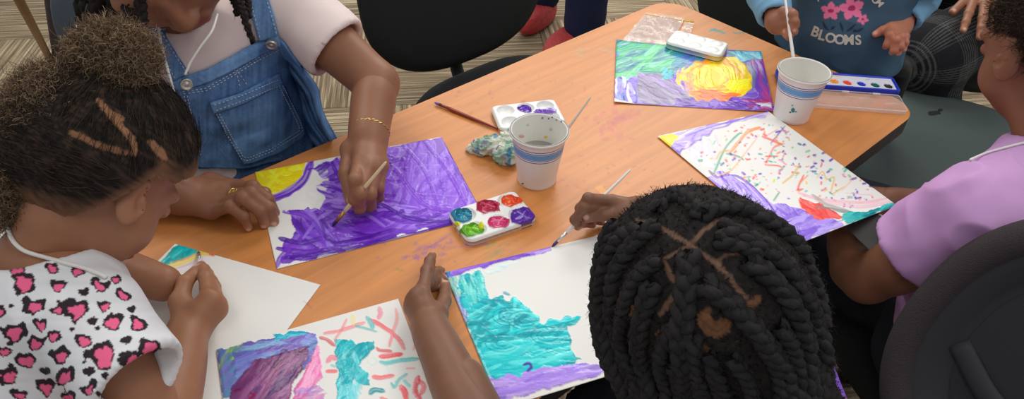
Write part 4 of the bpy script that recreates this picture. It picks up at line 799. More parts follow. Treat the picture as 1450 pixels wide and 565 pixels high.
# ---------------------------------------------------------------- anatomy
def basis(f, u):
    f = unit(f); u = np.asarray(u, float); u = unit(u - f * (u @ f)); return np.stack([np.cross(f, u), f, u], 1)    # columns right, forward, up
def head(v, c, M, s=1.0, neck=None, ears=True):
    c = np.asarray(c); L = lambda x, y, z: c + s * (M @ np.array([x, y, z])); e = lambda p, r, k=0.012, op='u': v.ell(L(*p), np.array(r) * s, M, k * s, op)
    e((0, -0.014, 0.03), (0.073, 0.092, 0.083)); e((0, 0.03, -0.02), (0.060, 0.060, 0.078), .02); e((0, 0.046, -0.078), (0.034, 0.034, 0.026), .025)
    for q in (-1, 1):
        e((q * 0.036, 0.048, -0.045), (0.027, 0.03, 0.03), 0.02); e((q * 0.028, 0.074, 0.018), (0.024, 0.014, 0.01), 0.015)
        e((q * 0.030, 0.098, -0.002), (0.017, 0.013, 0.012), 0.01, 'd')
        e((q * 0.030, 0.079, -0.003), (0.0125, 0.0115, 0.0105), 0.002)                                       # closed lid over the eye
        v.ell(L(q * 0.0115, 0.092, -0.036), np.array((0.0085, 0.009, 0.0075)) * s, M, 0.006 * s)
        if ears:
            Me = M @ basis((q * 0.5, 0.9, 0.1), (0, -0.15, 1)); Me = np.stack([Me[:, 0], Me[:, 1], Me[:, 2]], 1)
            v.ell(L(q * 0.077, 0.004, -0.012), np.array((0.0065, 0.019, 0.031)) * s, Me, 0.006 * s); v.ell(L(q * 0.0855, 0.011, -0.006), np.array((0.0065, 0.0095, 0.019)) * s, Me, 0.004 * s, 'd')
            v.ell(L(q * 0.079, 0.015, -0.012), np.array((0.004, 0.004, 0.006)) * s, Me, 0.003 * s); v.ell(L(q * 0.0765, 0.01, -0.036), np.array((0.005, 0.008, 0.008)) * s, Me, 0.005 * s)
    v.cap(L(0, 0.086, 0.008), L(0, 0.1, -0.032), 0.0075 * s, 0.0105 * s, 0.01 * s)
    v.cap(L(-0.017, 0.083, -0.060), L(0.017, 0.083, -0.060), 0.0065 * s, k=0.006 * s); v.cap(L(-0.014, 0.083, -0.071), L(0.014, 0.083, -0.071), 0.0072 * s, k=0.006 * s)
    v.cap(L(0, 0.087, -0.060), L(0, 0.0865, -0.061), 0.008 * s, k=0.005 * s); v.cap(L(-0.021, 0.09, -0.0655), L(0.021, 0.09, -0.0655), 0.0018 * s, k=0.002 * s, op='d')
    if neck is not None: v.cap(L(0, -0.022, -0.06), neck, 0.043 * s, 0.047 * s, 0.02)
    return L
def finger(v, K, tip, lens, r, bend, s=1.0, k=0.004):
    """three joints curling from knuckle to a fingertip target, bending out along `bend`"""
    K = np.asarray(K, float); tip = np.asarray(tip, float); lens = np.array(lens) * s; d = np.linalg.norm(tip - K)
    if d > lens.sum() * 0.995: lens = lens * d / (lens.sum() * 0.995)
    def arc(th):
        a = 0; P = [np.zeros(2)]
        for i, l in enumerate(lens):
            P.append(P[-1] + l * np.array([math.cos(a), -math.sin(a)])); a += th * (1.0 if i == 0 else 0.75)
        return P
    lo, hi = 0.0, 2.0
    for _ in range(40):
        m = (lo + hi) / 2
        if np.linalg.norm(arc(m)[-1]) > d: lo = m
        else: hi = m
    P = arc(lo); e = P[-1]; n = np.linalg.norm(e) + 1e-9; ca, sa = e / n
    ex = unit(tip - K); b = np.asarray(bend, float); ey = unit(b - ex * (b @ ex)); Q = []
    for p in P: x = p[0] * ca + p[1] * sa; y = -p[0] * sa + p[1] * ca; Q.append(K + ex * x + ey * y)
    for i in range(3): v.cap(Q[i], Q[i + 1], r[i], r[i + 1], k)
    v.ell(Q[1], np.full(3, r[1] * 1.07), None, 0.003); v.ell(Q[2], np.full(3, r[2] * 1.05), None, 0.003)
    return Q
FL = [(0.044, 0.026, 0.021), (0.048, 0.029, 0.022), (0.044, 0.027, 0.022), (0.036, 0.021, 0.019)]
def hand(v, W, K, tips, thumb, bend, s=1.0, wr=0.022, arm=None, ar=0.03, fat=1.0, nrm=None):
    """W wrist, K four knuckles (index..little), tips, thumb = base, joint, tip"""
    W = np.asarray(W, float); K = [np.asarray(k) for k in K]; R = np.array([0.0092, 0.0083, 0.0075, 0.0066]) * s * fat
    n = unit(np.cross(K[0] - W, K[3] - W)) if nrm is None else unit(nrm)
    for i, k in enumerate(K):
        a = W + (k - W) * 0.18 + (k - K[1]) * 0.25; v.cap(W, a, wr * 0.82, 0.013 * s * fat, 0.012 * s); v.cap(a, k, 0.0135 * s * fat, 0.0098 * s * fat, 0.010 * s)
    for i in range(3): v.cap(K[i] * .9 + W * .1, K[i + 1] * .9 + W * .1, 0.0088 * s * fat, k=0.006 * s)
    out = []
    for i in range(4):
        f = [1, 1, 0.97, 0.85][i]; out.append(finger(v, K[i], tips[i], FL[i], R * f, bend[i] if isinstance(bend, list) else bend, s, 0.0035 * s))
    t = [np.asarray(q) for q in thumb]; v.cap(W + (t[0] - W) * 0.25, t[0], 0.015 * s * fat, 0.0125 * s * fat, 0.012 * s); v.cap(t[0], t[1], 0.0118 * s * fat, 0.0098 * s * fat, 0.006 * s); v.cap(t[1], t[2], 0.0097 * s * fat, 0.0078 * s * fat, 0.004 * s)
    v.cap(t[0], K[0] * .6 + W * .4, 0.009 * s * fat, 0.008 * s * fat, 0.012 * s); out.append([t[0], t[1], t[1] * .5 + t[2] * .5, t[2]])
    if arm is not None: P = [np.asarray(q) for q in arm]; v.chain([W] + P, [wr] + (list(ar) if hasattr(ar, '__len__') else [ar] * len(P)), 0.01, n=4)
    return out
def bounds(pts, m): P = np.array(pts); return P.min(0) - m, P.max(0) + m
def tint(V, C, p, r, col, a=0.8):
    d = np.linalg.norm(V - p, axis=1) / r; k = (np.clip(1.3 - d, 0, 0.6) / 0.6 * a)[:, None]; return C * (1 - k) + np.array(lin(col)) * k
def skin_col(V, base, seed=1, amt=0.10):
    b = np.array(lin(base)) * 1.17; return b[None] * (1 + amt * (vn3(V, 28, seed) - 0.5) + amt * .8 * (vn3(V, 120, seed + 2) - 0.5))[:, None]
def nails(V, C, Q, base, view=True):
    tipc = tuple(min(255, int(x * 1.18 + 14)) for x in base)
    for q in Q:
        C = tint(V, C, q[3], 0.010, tipc, 0.55)
        d = unit(q[3] - q[2]); up = np.array([0, -0.55, 0.83]); up = unit(up - d * (up @ d)); C = tint(V, C, q[3] + up * 0.0075 + d * 0.001, 0.0042, (225, 178, 158), 0.75)
    return C
skinm = mat('skin', rough=0.48, attr=True, sss=0.12, bump=(900, 0.12, 0.0005), spec=0.4)
def assemble(name, meshes, parent, m=None):
    """several meshed regions of one body joined into a single mesh"""
    o = 0; Vs = []; Fs = []; Cs = []
    for V, F_, C in meshes: Vs.append(V); Fs.append(F_ + o); Cs.append(C); o += len(V)
    return mesh_obj(name, np.vstack(Vs), np.vstack(Fs), m or skinm, parent, col=np.vstack(Cs))
def cloth(name, v, base, parent, m, folds=(26, 0.003), sm=2, seed=3, cut=None, colf=None, sub=0, aniso=None):
    V, F_ = v.mesh(); V = smoothm(V, F_, sm)
    if sub: V, F_ = subdiv(V, F_, sub); V = smoothm(V, F_, 2)
    N = vnormals(V, F_); Q = V if aniso is None else V * np.array(aniso)
    rg = 1 - np.abs(vn3(Q, folds[0], seed) - 0.5) * 3; V = V + N * (folds[1] * (0.6 * rg + 0.7 * (vn3(Q, folds[0] * .55, seed + 4) - .5) + 0.25 * (vn3(Q, folds[0] * 2.3, seed + 8) - 0.5)))[:, None]
    if cut is not None: V, F_, u = keep(V, F_, cut(V))
    C = np.tile(lin(base), (len(V), 1)) if colf is None else colf(V, vnormals(V, F_))
    return mesh_obj(name, V, F_, m, parent, col=C), V, F_
fabric = mat('cotton_cloth', rough=0.85, attr=True, bump=(1400, 0.25, 0.0006), spec=0.2)
denim = mat('denim_cloth', rough=0.85, attr=True, bump=(1100, 0.5, 0.0008), spec=0.2)
knit = mat('dark_knit', rough=0.9, attr=True, bump=(900, 0.5, 0.001), spec=0.15)
hairm = mat('hair', rough=0.8, attr=True, spec=0.2)
def limb_legs(v, hip, knee, ank, r=(0.075, 0.055, 0.042), k=0.03):
    v.chain([hip, knee], [r[0], r[1]], k); v.chain([knee, ank], [r[1], r[2]], k)
# -------- hair
def coils(cen, rad, M, n, seed, length=0.03, coil=0.0035, turns=3.0, th=0.0006, inner=0.75, cols=((84, 62, 44), (56, 42, 32), (112, 86, 60)), region=None, out_bias=1.0, npt=14):
    """n springy curls growing out of an ellipsoid, as one mesh"""
    rs = np.random.RandomState(seed); d = rs.randn(n, 3); d /= np.linalg.norm(d, axis=1)[:, None]
    base = d * rad * (inner + (1 - inner) * rs.rand(n, 1)); nrm = d / rad; nrm /= np.linalg.norm(nrm, axis=1)[:, None]; nrm = nrm * out_bias + 0.65 * rs.randn(n, 3); nrm /= np.linalg.norm(nrm, axis=1)[:, None]
    base = base @ np.asarray(M).T + cen; nrm = nrm @ np.asarray(M).T
    if region is not None: k = region(base); base, nrm = base[k], nrm[k]; n = len(base)
    a = np.cross(nrm, rs.randn(n, 3)); a /= np.linalg.norm(a, axis=1)[:, None]; b = np.cross(nrm, a)
    t = np.linspace(0, 1, npt)[None, :, None]; ln = (length * (0.5 + rs.rand(n)))[:, None, None]; ph = (rs.rand(n) * 6.28)[:, None, None]; cr = (coil * (0.6 + 0.8 * rs.rand(n)))[:, None, None]; tw = (turns * (0.7 + .6 * rs.rand(n)))[:, None, None]
    ang = ph + tw * 6.283 * t; bend = (rs.randn(n, 3) * 0.35)[:, None, :] * ln * t * t
    P = base[:, None] + nrm[:, None] * ln * t + (a[:, None] * np.cos(ang) + b[:, None] * np.sin(ang)) * cr * np.minimum(1, t * 3) + bend
    return strands(P, th, rs, cols)
def strands(P, th, rs, cols, sides=3):
    n, m = P.shape[:2]; T_ = np.gradient(P, axis=1); T_ /= np.linalg.norm(T_, axis=2)[..., None] + 1e-9
    r = rs.randn(n, 1, 3) + 0 * T_; A = np.cross(T_, r); A /= np.linalg.norm(A, axis=2)[..., None] + 1e-9; B = np.cross(T_, A); w_ = th * (1 - 0.6 * np.linspace(0, 1, m))[None, :, None]
    V = np.stack([P + (A * math.cos(q) + B * math.sin(q)) * w_ for q in [2 * math.pi * k / sides for k in range(sides)]], 2).reshape(-1, 3)
    i = np.arange(n * m * sides).reshape(n, m, sides); F_ = np.stack([i[:, :-1], np.roll(i, -1, 2)[:, :-1], np.roll(i, -1, 2)[:, 1:], i[:, 1:]], -1).reshape(-1, 4)
    cl = np.array([lin(c) for c in cols])[rs.randint(len(cols), size=n)] * (0.8 + 0.4 * rs.rand(n, 1)); return V, F_, np.repeat(cl, m * sides, 0)
def hair_mesh(name, L, parent, m=None):
    V = np.vstack([q[0] for q in L]); o = 0; Fs = []
    for q in L: Fs.append(q[1] + o); o += len(q[0])
    return mesh_obj(name, V, np.vstack(Fs), m or hairm, parent, col=np.vstack([q[2] for q in L]))
def plait(P, r, seed=0, taper=0.7, col=(34, 29, 28), pitch=2.1):
    """three-strand braid along a path"""
    P = np.asarray(P, float); L = np.linalg.norm(np.diff(P, axis=0), axis=1).sum(); n = max(8, int(L / (r * 0.28))); P = resamp(P, n); T_ = np.gradient(P, axis=0); T_ /= np.linalg.norm(T_, axis=1)[:, None]
    prev = frame(T_[0])[0]; A = []
    for t in T_: prev = unit(prev - t * (prev @ t)); A.append(prev)
    A = np.array(A); B = np.cross(T_, A); s = np.linspace(0, L, n); ph = s / (r * pitch) * 2 * math.pi / 2; w_ = r * (1 - (1 - taper) * (s / L)); out = []; rs = np.random.RandomState(seed)
    for k in range(3):
        q = ph + 2 * math.pi * k / 3; C = P + A * (np.cos(q) * w_ * 0.55)[:, None] + B * (np.sin(2 * q) * w_ * 0.34)[:, None]
        V, F_ = tube(C, list(w_ * 0.56), 8, caps=False); V = V + (np.stack([vn3(V, 420, 11 + j) for j in range(3)], 1) - .5) * r * .45; out.append((V, np.array(F_), np.tile(np.array(lin(col)) * (0.85 + .3 * rs.rand()), (len(V), 1)) * (0.75 + 0.5 * vn3(V, 700, k))[:, None]))
    # stray fuzz
    m = int(n * 5); i = rs.randint(n - 1, size=m); d = A[i] * rs.randn(m, 1) + B[i] * rs.randn(m, 1); d /= np.linalg.norm(d, axis=1)[:, None]; t = np.linspace(0, 1, 4)[None, :, None]
    Q = P[i][:, None] + d[:, None] * (w_[i][:, None, None] * (0.8 + 0.6 * t * (0.3 + rs.rand(m, 1, 1)))) + T_[i][:, None] * (t * 0.005 * rs.randn(m, 1, 1)); out.append(strands(Q, 0.00018, rs, [col, (60, 52, 46)]))
    return out
# ---------------------------------------------------------------- chairs
blackf = mat('black_upholstery', lin((44, 46, 44)), 0.85, bump=(700, 0.6, 0.001), spec=0.25)
blackp = mat('black_chair_plastic', lin((34, 34, 36)), 0.45)
def pad(c, ex, ez, w, h, th, r=None, dome=0.5, n=2.6, curve=0.0):
    """upholstered pad: superellipse outline in the ex/ez plane with domed faces"""
    c = np.asarray(c, float); ex = unit(ex); ez = unit(ez); ey = np.cross(ez, ex); R = []
    t = np.linspace(0, 2 * math.pi, 72, endpoint=False); ox = np.sign(np.cos(t)) * np.abs(np.cos(t)) ** (2 / n) * w / 2; oz = np.sign(np.sin(t)) * np.abs(np.sin(t)) ** (2 / n) * h / 2
    prof = [(0.001, 1), (0.35, 0.99), (0.65, 0.93), (0.85, 0.8), (0.95, 0.58), (1.0, 0.15), (1.0, -0.15), (0.95, -0.58), (0.85, -0.8), (0.65, -0.93), (0.35, -0.99), (0.001, -1)]
    for k, y in prof:
        x_, z_ = ox * k, oz * k; R.append(c + x_[:, None] * ex + z_[:, None] * ez + (y * th / 2 + curve * (x_ / (w / 2)) ** 2)[:, None] * ey)
    V, F_ = loft(R, False); return V, [f[::-1] for f in F_]
def five_star(root, c, seat_z, m):
    V, F_ = tube([[c[0], c[1], 0.09], [c[0], c[1], seat_z - 0.05]], [0.028, 0.022], 14); mesh_obj('column', V, F_, m, root)
    parts = []
    for k in range(5):
        a = 2 * math.pi * k / 5 + 0.3; e = np.array([c[0] + .27 * math.cos(a), c[1] + .27 * math.sin(a), 0.065]); V, F_ = tube([[c[0], c[1], 0.1], e], [0.026, 0.014], 8); mesh_obj('base_arm', V, F_, m, root)
        b = (math.cos(a + 1.2), math.sin(a + 1.2)); 
        V, F_ = join([tube([e + [b[0] * q - .004 * b[0], b[1] * q - .004 * b[1], -0.038], e + [b[0] * q + .004 * b[0] * 3, b[1] * q + .004 * b[1] * 3, -0.038]], 0.026, 14) for q in (-.012, .01)]); mesh_obj('caster', V, F_, m, root)
def chair(label, c, face, seat=(0.46, 0.44), sz=0.45, back=(0.42, 0.42), bz=0.78, off=0.24, seatm=None, backm=None, arms=False, bth=0.06, group='upholstered office chairs', lean=0.12, curve=-0.03, bn=2.8, sn=3.2):
    root = empty('office_chair', (c[0], c[1], 0), label, 'chair', group); f = unit([*face, 0]); r = np.array([f[1], -f[0], 0])
    V, F_ = pad((c[0], c[1], sz - 0.035), r, f, seat[0], seat[1], 0.075, n=sn); mesh_obj('seat', V, F_, seatm or blackf, root)
    if back is not None:
        up = unit(np.array([0, 0, 1]) - f * lean); V, F_ = pad(np.array([c[0], c[1], bz]) - f * off, r, up, back[0], back[1], bth, n=bn, curve=curve); mesh_obj('backrest', V, F_, backm or seatm or blackf, root)
        b = np.array([c[0], c[1], 0]); V, F_ = tube(catmull([b - f * .1 + [0, 0, sz - 0.07], b - f * (off + .02) + [0, 0, sz - 0.06], b - f * (off + .055) + [0, 0, sz + 0.06], b - f * (off + .03) + [0, 0, bz]], 5), 0.02, 8, flat=(f, 0.5)); mesh_obj('back_support', V, F_, blackp, root)
    five_star(root, c, sz, blackp); return root
q0, q1 = J(585, 112, 0.56), J(790, 40, 0.56)
ch1 = chair('empty black office chair beside the person in denim overalls', (T(1.05, 1.12)[:2]), -ND, bz=0.70, back=(0.56, 0.44), off=0.22, seat=(0.48, 0.46), lean=0.1, bth=0.07)
green = mat('green_black_upholstery', lin((66, 76, 74)), 0.8, bump=(500, 0.5, 0.001), spec=0.3)
# ================================================================ people
def cordpath(bv, pts, off):
    Q = [ray(bv, u, v, off)[0] for u, v in catmull(pts, 5)]; Q = np.array([q for q in Q if q is not None])
    for _ in range(4): Q[1:-1] = (Q[:-2] + Q[2:] + 2 * Q[1:-1]) / 4
    return Q
def heart(P, X, Y, size, ang, vis, pink=True):
    i = np.where((np.abs(P.x - X) < size) & (np.abs(P.y - Y) < size) & vis)[0]
    if not len(i): return
    a = math.radians(ang); dx = P.x[i] - X; dy = -(P.y[i] - Y); dx += (vn2(P.x[i] * .09, P.y[i] * .09, 4) - .5) * size * .35; dy += (vn2(P.x[i] * .09, P.y[i] * .09, 9) - .5) * size * .35
    u = (dx * math.cos(a) + dy * math.sin(a)) / (size * 0.46); w_ = (-dx * math.sin(a) + dy * math.cos(a)) / (size * 0.40) + 0.12
    f = lambda x, y: (x * x + y * y - 1) ** 3 - x * x * y ** 3
    o = f(u, w_) < 0; P.c[i[o]] = lin((50, 42, 48))
    if pink: n_ = f(u * 1.75 - .1, w_ * 1.65 + 0.2) < 0; P.c[i[n_]] = lin((240, 104, 146))
# ---------------------------------------------------------------- child in the heart-print shirt
def child_hearts():
    root = empty('person', T(-0.2, 0.68, 0), 'child with curly hair puffs in a white heart-print shirt, painting at the left', 'person')
    sk = (150, 104, 76); hc = D(142, 249, 0.748); M = basis((0.376, 0.361, -0.854), (0.366, 0.788, 0.495)); s = 0.81
    nb = D(66, 368, 0.745)
    vh = Vol(hc - 0.16, hc + 0.16, 0.0022); L = head(vh, hc, M, s, neck=nb); Vh, Fh = vh.mesh(); Vh = smoothm(Vh, Fh, 1); Ch = skin_col(Vh, (146, 100, 74), 2)
    Ch = tint(Vh, Ch, L(.078, .004, -.006), 0.014, (136, 84, 62), .5); Ch = tint(Vh, Ch, L(.08, -.012, -.004), 0.02, (170, 116, 88), .35)
    for q in (-1, 1): Ch = tint(Vh, Ch, L(q * .008, .09, -.066), 0.014, (120, 66, 60), .7)
    sh = D(128, 462, 0.70); el = J(226, 606, 0.782); W = J(264, 474, TZ + 0.028)
    vb = Vol(*bounds([nb, sh, T(-0.25, 0.68, 0.45), el, T(-.1, .8, .8)], 0.16), 0.0045)
    pel = T(-0.22, 0.69, 0.50); chest = D(25, 560, 0.80)
    vb.chain([nb, chest, pel], [0.045, 0.10, 0.11], 0.04); vb.cap(D(100, 425, .72), D(-40, 400, 0.83), 0.045, k=0.03); vb.chain([sh, el], [0.036, 0.03], 0.02)
    shl = D(-45, 420, 0.86); vb.chain([shl, T(.03, .83, .79), T(0.1, 0.72, .775)], [0.036, 0.03, 0.022], 0.02)
    Vb, Fb = vb.mesh(); Vb = smoothm(Vb, Fb, 2)
    g = lambda x, y, z: J(x, y, TZ + z)
    vv = Vol(*bounds([W, el, g(320, 380, .05), g(250, 370, 0)], 0.045), 0.0016)
    Q = hand(vv, W, [g(294, 420, .050), g(303, 424, .047), g(309, 430, .038), g(311, 440, .030)], [g(285, 376, .022), g(289, 384, .012), g(293, 392, .008), g(297, 402, .008)], [g(255, 428, .034), g(262, 400, .038), g(279, 383, .028)], unit([0.45, 0.1, .8]), 0.86, 0.0195, [J(252, 530, TZ + .032), el], [0.0245, 0.031], fat=1.08)
    Vv, Fv = vv.mesh(); Vv = smoothm(Vv, Fv, 1); Cv = nails(Vv, skin_col(Vv, sk, 3), Q, sk)
    assemble('body', [(Vh, Fh, Ch), (Vb, Fb, skin_col(Vb, (146, 100, 74))), (Vv, Fv, Cv)], root)
    # shirt
    vs = Vol(*bounds([nb, sh, T(-0.25, 0.68, 0.5), J(240, 560, .8), T(-.1, .85, .8)], 0.16), 0.0032)
    vs.chain([D(62, 425, 0.745), D(35, 560, .79), T(-0.23, 0.69, 0.52)], [0.072, 0.112, 0.128], 0.05); vs.chain([D(-30, 420, 0.83), D(60, 430, .75), D(128, 450, .705)], [0.05, 0.06, 0.044], 0.04); vs.cap(sh, D(215, 560, 0.668), 0.046, 0.047, 0.02)
    vs.chain([shl, T(.03, .83, .80)], [0.045, 0.045], 0.02)
    hem = D(200, 535, 0.672); ax = unit(D(215, 560, 0.668) - sh); lo, hi = bounds([hem], 0.075)
    vs.cap(sh + ax * .05, hem + ax * 0.06, 0.036, 0.043, 0.0, op='d'); vs.half(hem, ax, lo=lo, hi=hi)
    vs.cap(D(50, 345, .73), D(48, 385, .735), 0.056, 0.05, 0.004, op='d')
    def col(V, N):
        P = Paint(V, (226, 226, 228), seed=5); vis = (N @ FW) < 0.05
        st = vn2(P.x * 0.02, P.y * 0.16, 5); P.c *= (0.93 + 0.1 * st)[:, None]
        Ls = [(60, 255, 42, -15), (140, 212, 26, 0), (45, 215, 24, 0), (155, 258, 27, 10), (210, 222, 24, 0), (270, 262, 30, -20), (313, 243, 20, 0), (335, 285, 24, -30), (90, 318, 42, 0), (155, 325, 26, 30), (205, 325, 42, 10), (280, 312, 22, 20), (305, 362, 34, 5), (372, 362, 30, -30), (38, 385, 42, 0), (110, 365, 22, 0), (95, 415, 30, -10), (145, 402, 26, 0), (228, 405, 26, 0), (165, 450, 34, 30), (70, 460, 30, 0), (8, 438, 28, 0), (280, 450, 50, 10), (360, 465, 38, 15), (408, 430, 38, 0), (22, 502, 42, 5), (178, 510, 40, 0), (120, 535, 34, 0), (240, 540, 30, 20), (325, 532, 36, 15), (392, 517, 32, 10), (55, 557, 28, 0), (285, 562, 26, 0), (180, 560, 26, 0), (0, 330, 20, 0)]
        for x, y, z_, a in Ls: heart(P, x / 1.915, 270 + y / 1.915, z_ / 1.2, a, vis)
        for x, y, z_ in ((225, 275, 18), (250, 355, 18), (358, 322, 16), (342, 408, 20), (240, 495, 22), (125, 490, 18), (285, 502, 16), (415, 480, 13), (330, 445, 9), (30, 312, 9), (5, 318, 11), (195, 375, 10), (265, 375, 9), (330, 505, 9), (230, 465, 9)): heart(P, x / 1.915, 270 + y / 1.915, z_ / 1.3, 20, vis, False)
        rs = np.random.RandomState(3)
        for _ in range(60): x, y = -200 + 400 * rs.rand(), 570 + 500 * rs.rand(); heart(P, x, y, 30, rs.rand() * 60 - 30, vis)
        return P.c
    _, Vq, Fq = cloth('shirt', vs, (226, 226, 228), root, fabric, (24, 0.004), 3, 3, colf=col, sub=1)
    # scalp hair with partings
    vc = Vol(hc - 0.16, hc + 0.16, 0.0022); vc.ell(L(0, -0.016, 0.032), np.array((0.0775, 0.0965, 0.0875)), M, 0.01)
    Vc, Fc = vc.mesh(); Vc = smoothm(Vc, Fc, 1)
    loc = (Vc - hc) @ M; wv = 0.006 * (vn3(Vc, 60, 3) - .5)
    hl = (loc[:, 2] + wv > np.interp(loc[:, 1], [-0.12, -0.03, 0.0, 0.03, 0.06, 0.1], [-0.08, -0.055, 0.018, 0.02, 0.045, 0.06]))
    Vc, Fc, _ = keep(Vc, Fc, hl); Nc = vnormals(Vc, Fc); P = Paint(Vc, (40, 34, 30), seed=3)
    loc = (Vc - hc) @ M; st = vn3(np.stack([loc[:, 0] * 1.0, loc[:, 1] * 0.15, loc[:, 2] * 1.0], 1), 420, 5); fade = np.clip((loc[:, 2] - np.interp(loc[:, 1], [-0.12, -0.03, 0.0, 0.03, 0.06, 0.1], [-0.08, -0.055, 0.018, 0.02, 0.045, 0.06])) / 0.03, 0, 1)
    P.c = np.array(lin((36, 32, 29)))[None] * (0.6 + 0.8 * st)[:, None]; sc = np.array(lin((128, 90, 66))); k = np.clip((1 - fade) * 0.85 + (st - .5) * .5, 0, 0.95)[:, None]; P.c = P.c * (1 - k) + sc * k
    z = lambda L_: Z(L_, 0, 0, 1.885)
    for p, w_, a in (([(262, 268), (290, 300), (330, 345), (352, 372), (362, 410)], 10, .9), ([(185, 352), (230, 372), (285, 395), (350, 410)], 9, .6), ([(400, 378), (425, 405), (440, 420)], 12, .7), ([(300, 300), (330, 320)], 6, .8)):
        P.stroke(z(p), w_, (158, 112, 82), a, 0.15)
    h_ = mesh_obj('hair', Vc + Nc * (0.0016 * (st - .5))[:, None], Fc, hairm, root, col=P.c)
    # fine hairs lying on the scalp, combed toward the puffs
    rs = np.random.RandomState(8); n = 5200; i = rs.choice(len(Vc), n); p1 = D(165, 98, .725); p2 = D(82, 178, .735); B0 = Vc[i]; d1 = np.linalg.norm(B0 - p1, axis=1); d2 = np.linalg.norm(B0 - p2, axis=1)
    G = np.where((d1 < d2)[:, None], p1 - B0, p2 - B0); Nn = Nc[i]; G = G - Nn * (G * Nn).sum(1)[:, None]; G /= np.linalg.norm(G, axis=1)[:, None] + 1e-9; G += 0.18 * rs.randn(n, 3); t = np.linspace(0, 1, 6)[None, :, None]
    x_, y_ = pix(B0); dark = P.c[i].sum(1) < 0.09; B0, Nn, G = B0[dark], Nn[dark], G[dark]; l = 0.018 * (0.5 + rs.rand(len(B0)))[:, None, None]
    S = B0[:, None] + G[:, None] * l * t + Nn[:, None] * (0.0012 + 0.001 * rs.rand(len(B0), 1, 1) - l * l * t * t * 5.0); mesh_obj('hair_strands', *strands(S, 0.0003, rs, [(44, 38, 34), (70, 56, 46), (28, 24, 22)])[:2], hairm, h_, col=strands(S, 0.0003, np.random.RandomState(8), [(44, 38, 34), (70, 56, 46), (28, 24, 22)])[2])
    cols = ((138, 114, 88), (104, 84, 64), (168, 142, 112), (76, 62, 50))
    for pc, rad, n, sd in ((D(160, 82, .715), (0.040, 0.033, 0.034), 5200, 1), (D(80, 162, 0.70), (0.044, 0.046, 0.040), 7000, 2), (D(12, 245, 0.71), (0.044, 0.052, 0.040), 7000, 3)):
        rad = np.array(rad); Mi = np.stack([RT, UP, -FW], 1); vp = Vol(pc - 0.075, pc + 0.075, 0.003); vp.ell(pc, rad * 0.86, Mi, 0.01); Vp, Fp = vp.mesh(); Np = vnormals(Vp, Fp); Vp = Vp + Np * (0.008 * (vn3(Vp, 110, sd) - .5) + 0.004 * (vn3(Vp, 300, sd) - .5))[:, None]
        C = np.array(lin((70, 56, 44)))[None] * (0.6 + 0.8 * vn3(Vp, 200, sd))[:, None]
        hair_mesh('hair_puff', [(Vp, Fp, C), coils(pc, rad * 0.95, Mi, n * 2, sd, 0.0085, 0.0019, 1.8, 0.00045, 0.85, cols), coils(pc, rad, Mi, 3500, sd + 9, 0.010, 0.0015, 1.6, 0.0002, 0.92, cols)], h_)
    # hair tie and neck cord
    V, F_ = tube([D(143 + 34 * math.cos(a), 108 + 9 * math.sin(a), .70) for a in np.linspace(.2, 2.9, 10)], 0.003, 8); mesh_obj('hair_tie', V, F_, mat('dark_tie', lin((24, 24, 26)), .6), h_)
    cd_ = mat('white_cord', lin((226, 222, 216)), 0.6); c_ = cordpath(bvh_of(np.vstack([Vq, Vb, Vh]), np.vstack([Fq, Fb + len(Vq), Fh + len(Vq) + len(Vb)])), [(17, 303), (15, 322), (23, 343), (46, 360), (80, 371), (108, 379), (132, 387), (150, 396)], .0022)
    V, F_ = tube(c_, 0.0021, 10); mesh_obj('neck_cord', V, F_, cd_, root)
child_hearts()
# ---------------------------------------------------------------- person in denim overalls
def seam(name, pts, bv, r, m, parent, dash=0.0035, gap=0.0022, off=0.0008, lift=0.0):
    """stitched seam: little thread dashes following a cloth surface"""
    P = [ray(bv, u, v, off)[0] for u, v in resamp(pts, max(4, int(sum(math.hypot(b[0] - a[0], b[1] - a[1]) for a, b in zip(pts[:-1], pts[1:])) / 4)))]; P = np.array([p for p in P if p is not None])
    if len(P) < 2: return
    L = np.linalg.norm(np.diff(P, axis=0), axis=1).sum(); n = int(L / (dash + gap)); Q = resamp(P, max(n, 2) * 4); parts = []
    for k in range(n): parts.append(tube(Q[4 * k:4 * k + 3], r, 4))
    if parts: V, F_ = join(parts); mesh_obj(name, V, F_, m, parent)
def denim_col(V, base=(50, 88, 140), px=None, seed=2, lo=0.55):
    x, y = pix(V); st = vn2(x * .5, y * .035, seed); st2 = vn3(V, 22, seed); st3 = vn3(V, 300, seed + 5)
    k = np.clip(0.30 + 0.35 * st + 0.5 * (st2 - .35) + 0.2 * (st3 - .5), 0, 1)[:, None]
    return np.array(lin((28, 60, 116)))[None] * (1 - k) + np.array(lin((128, 170, 216)))[None] * k
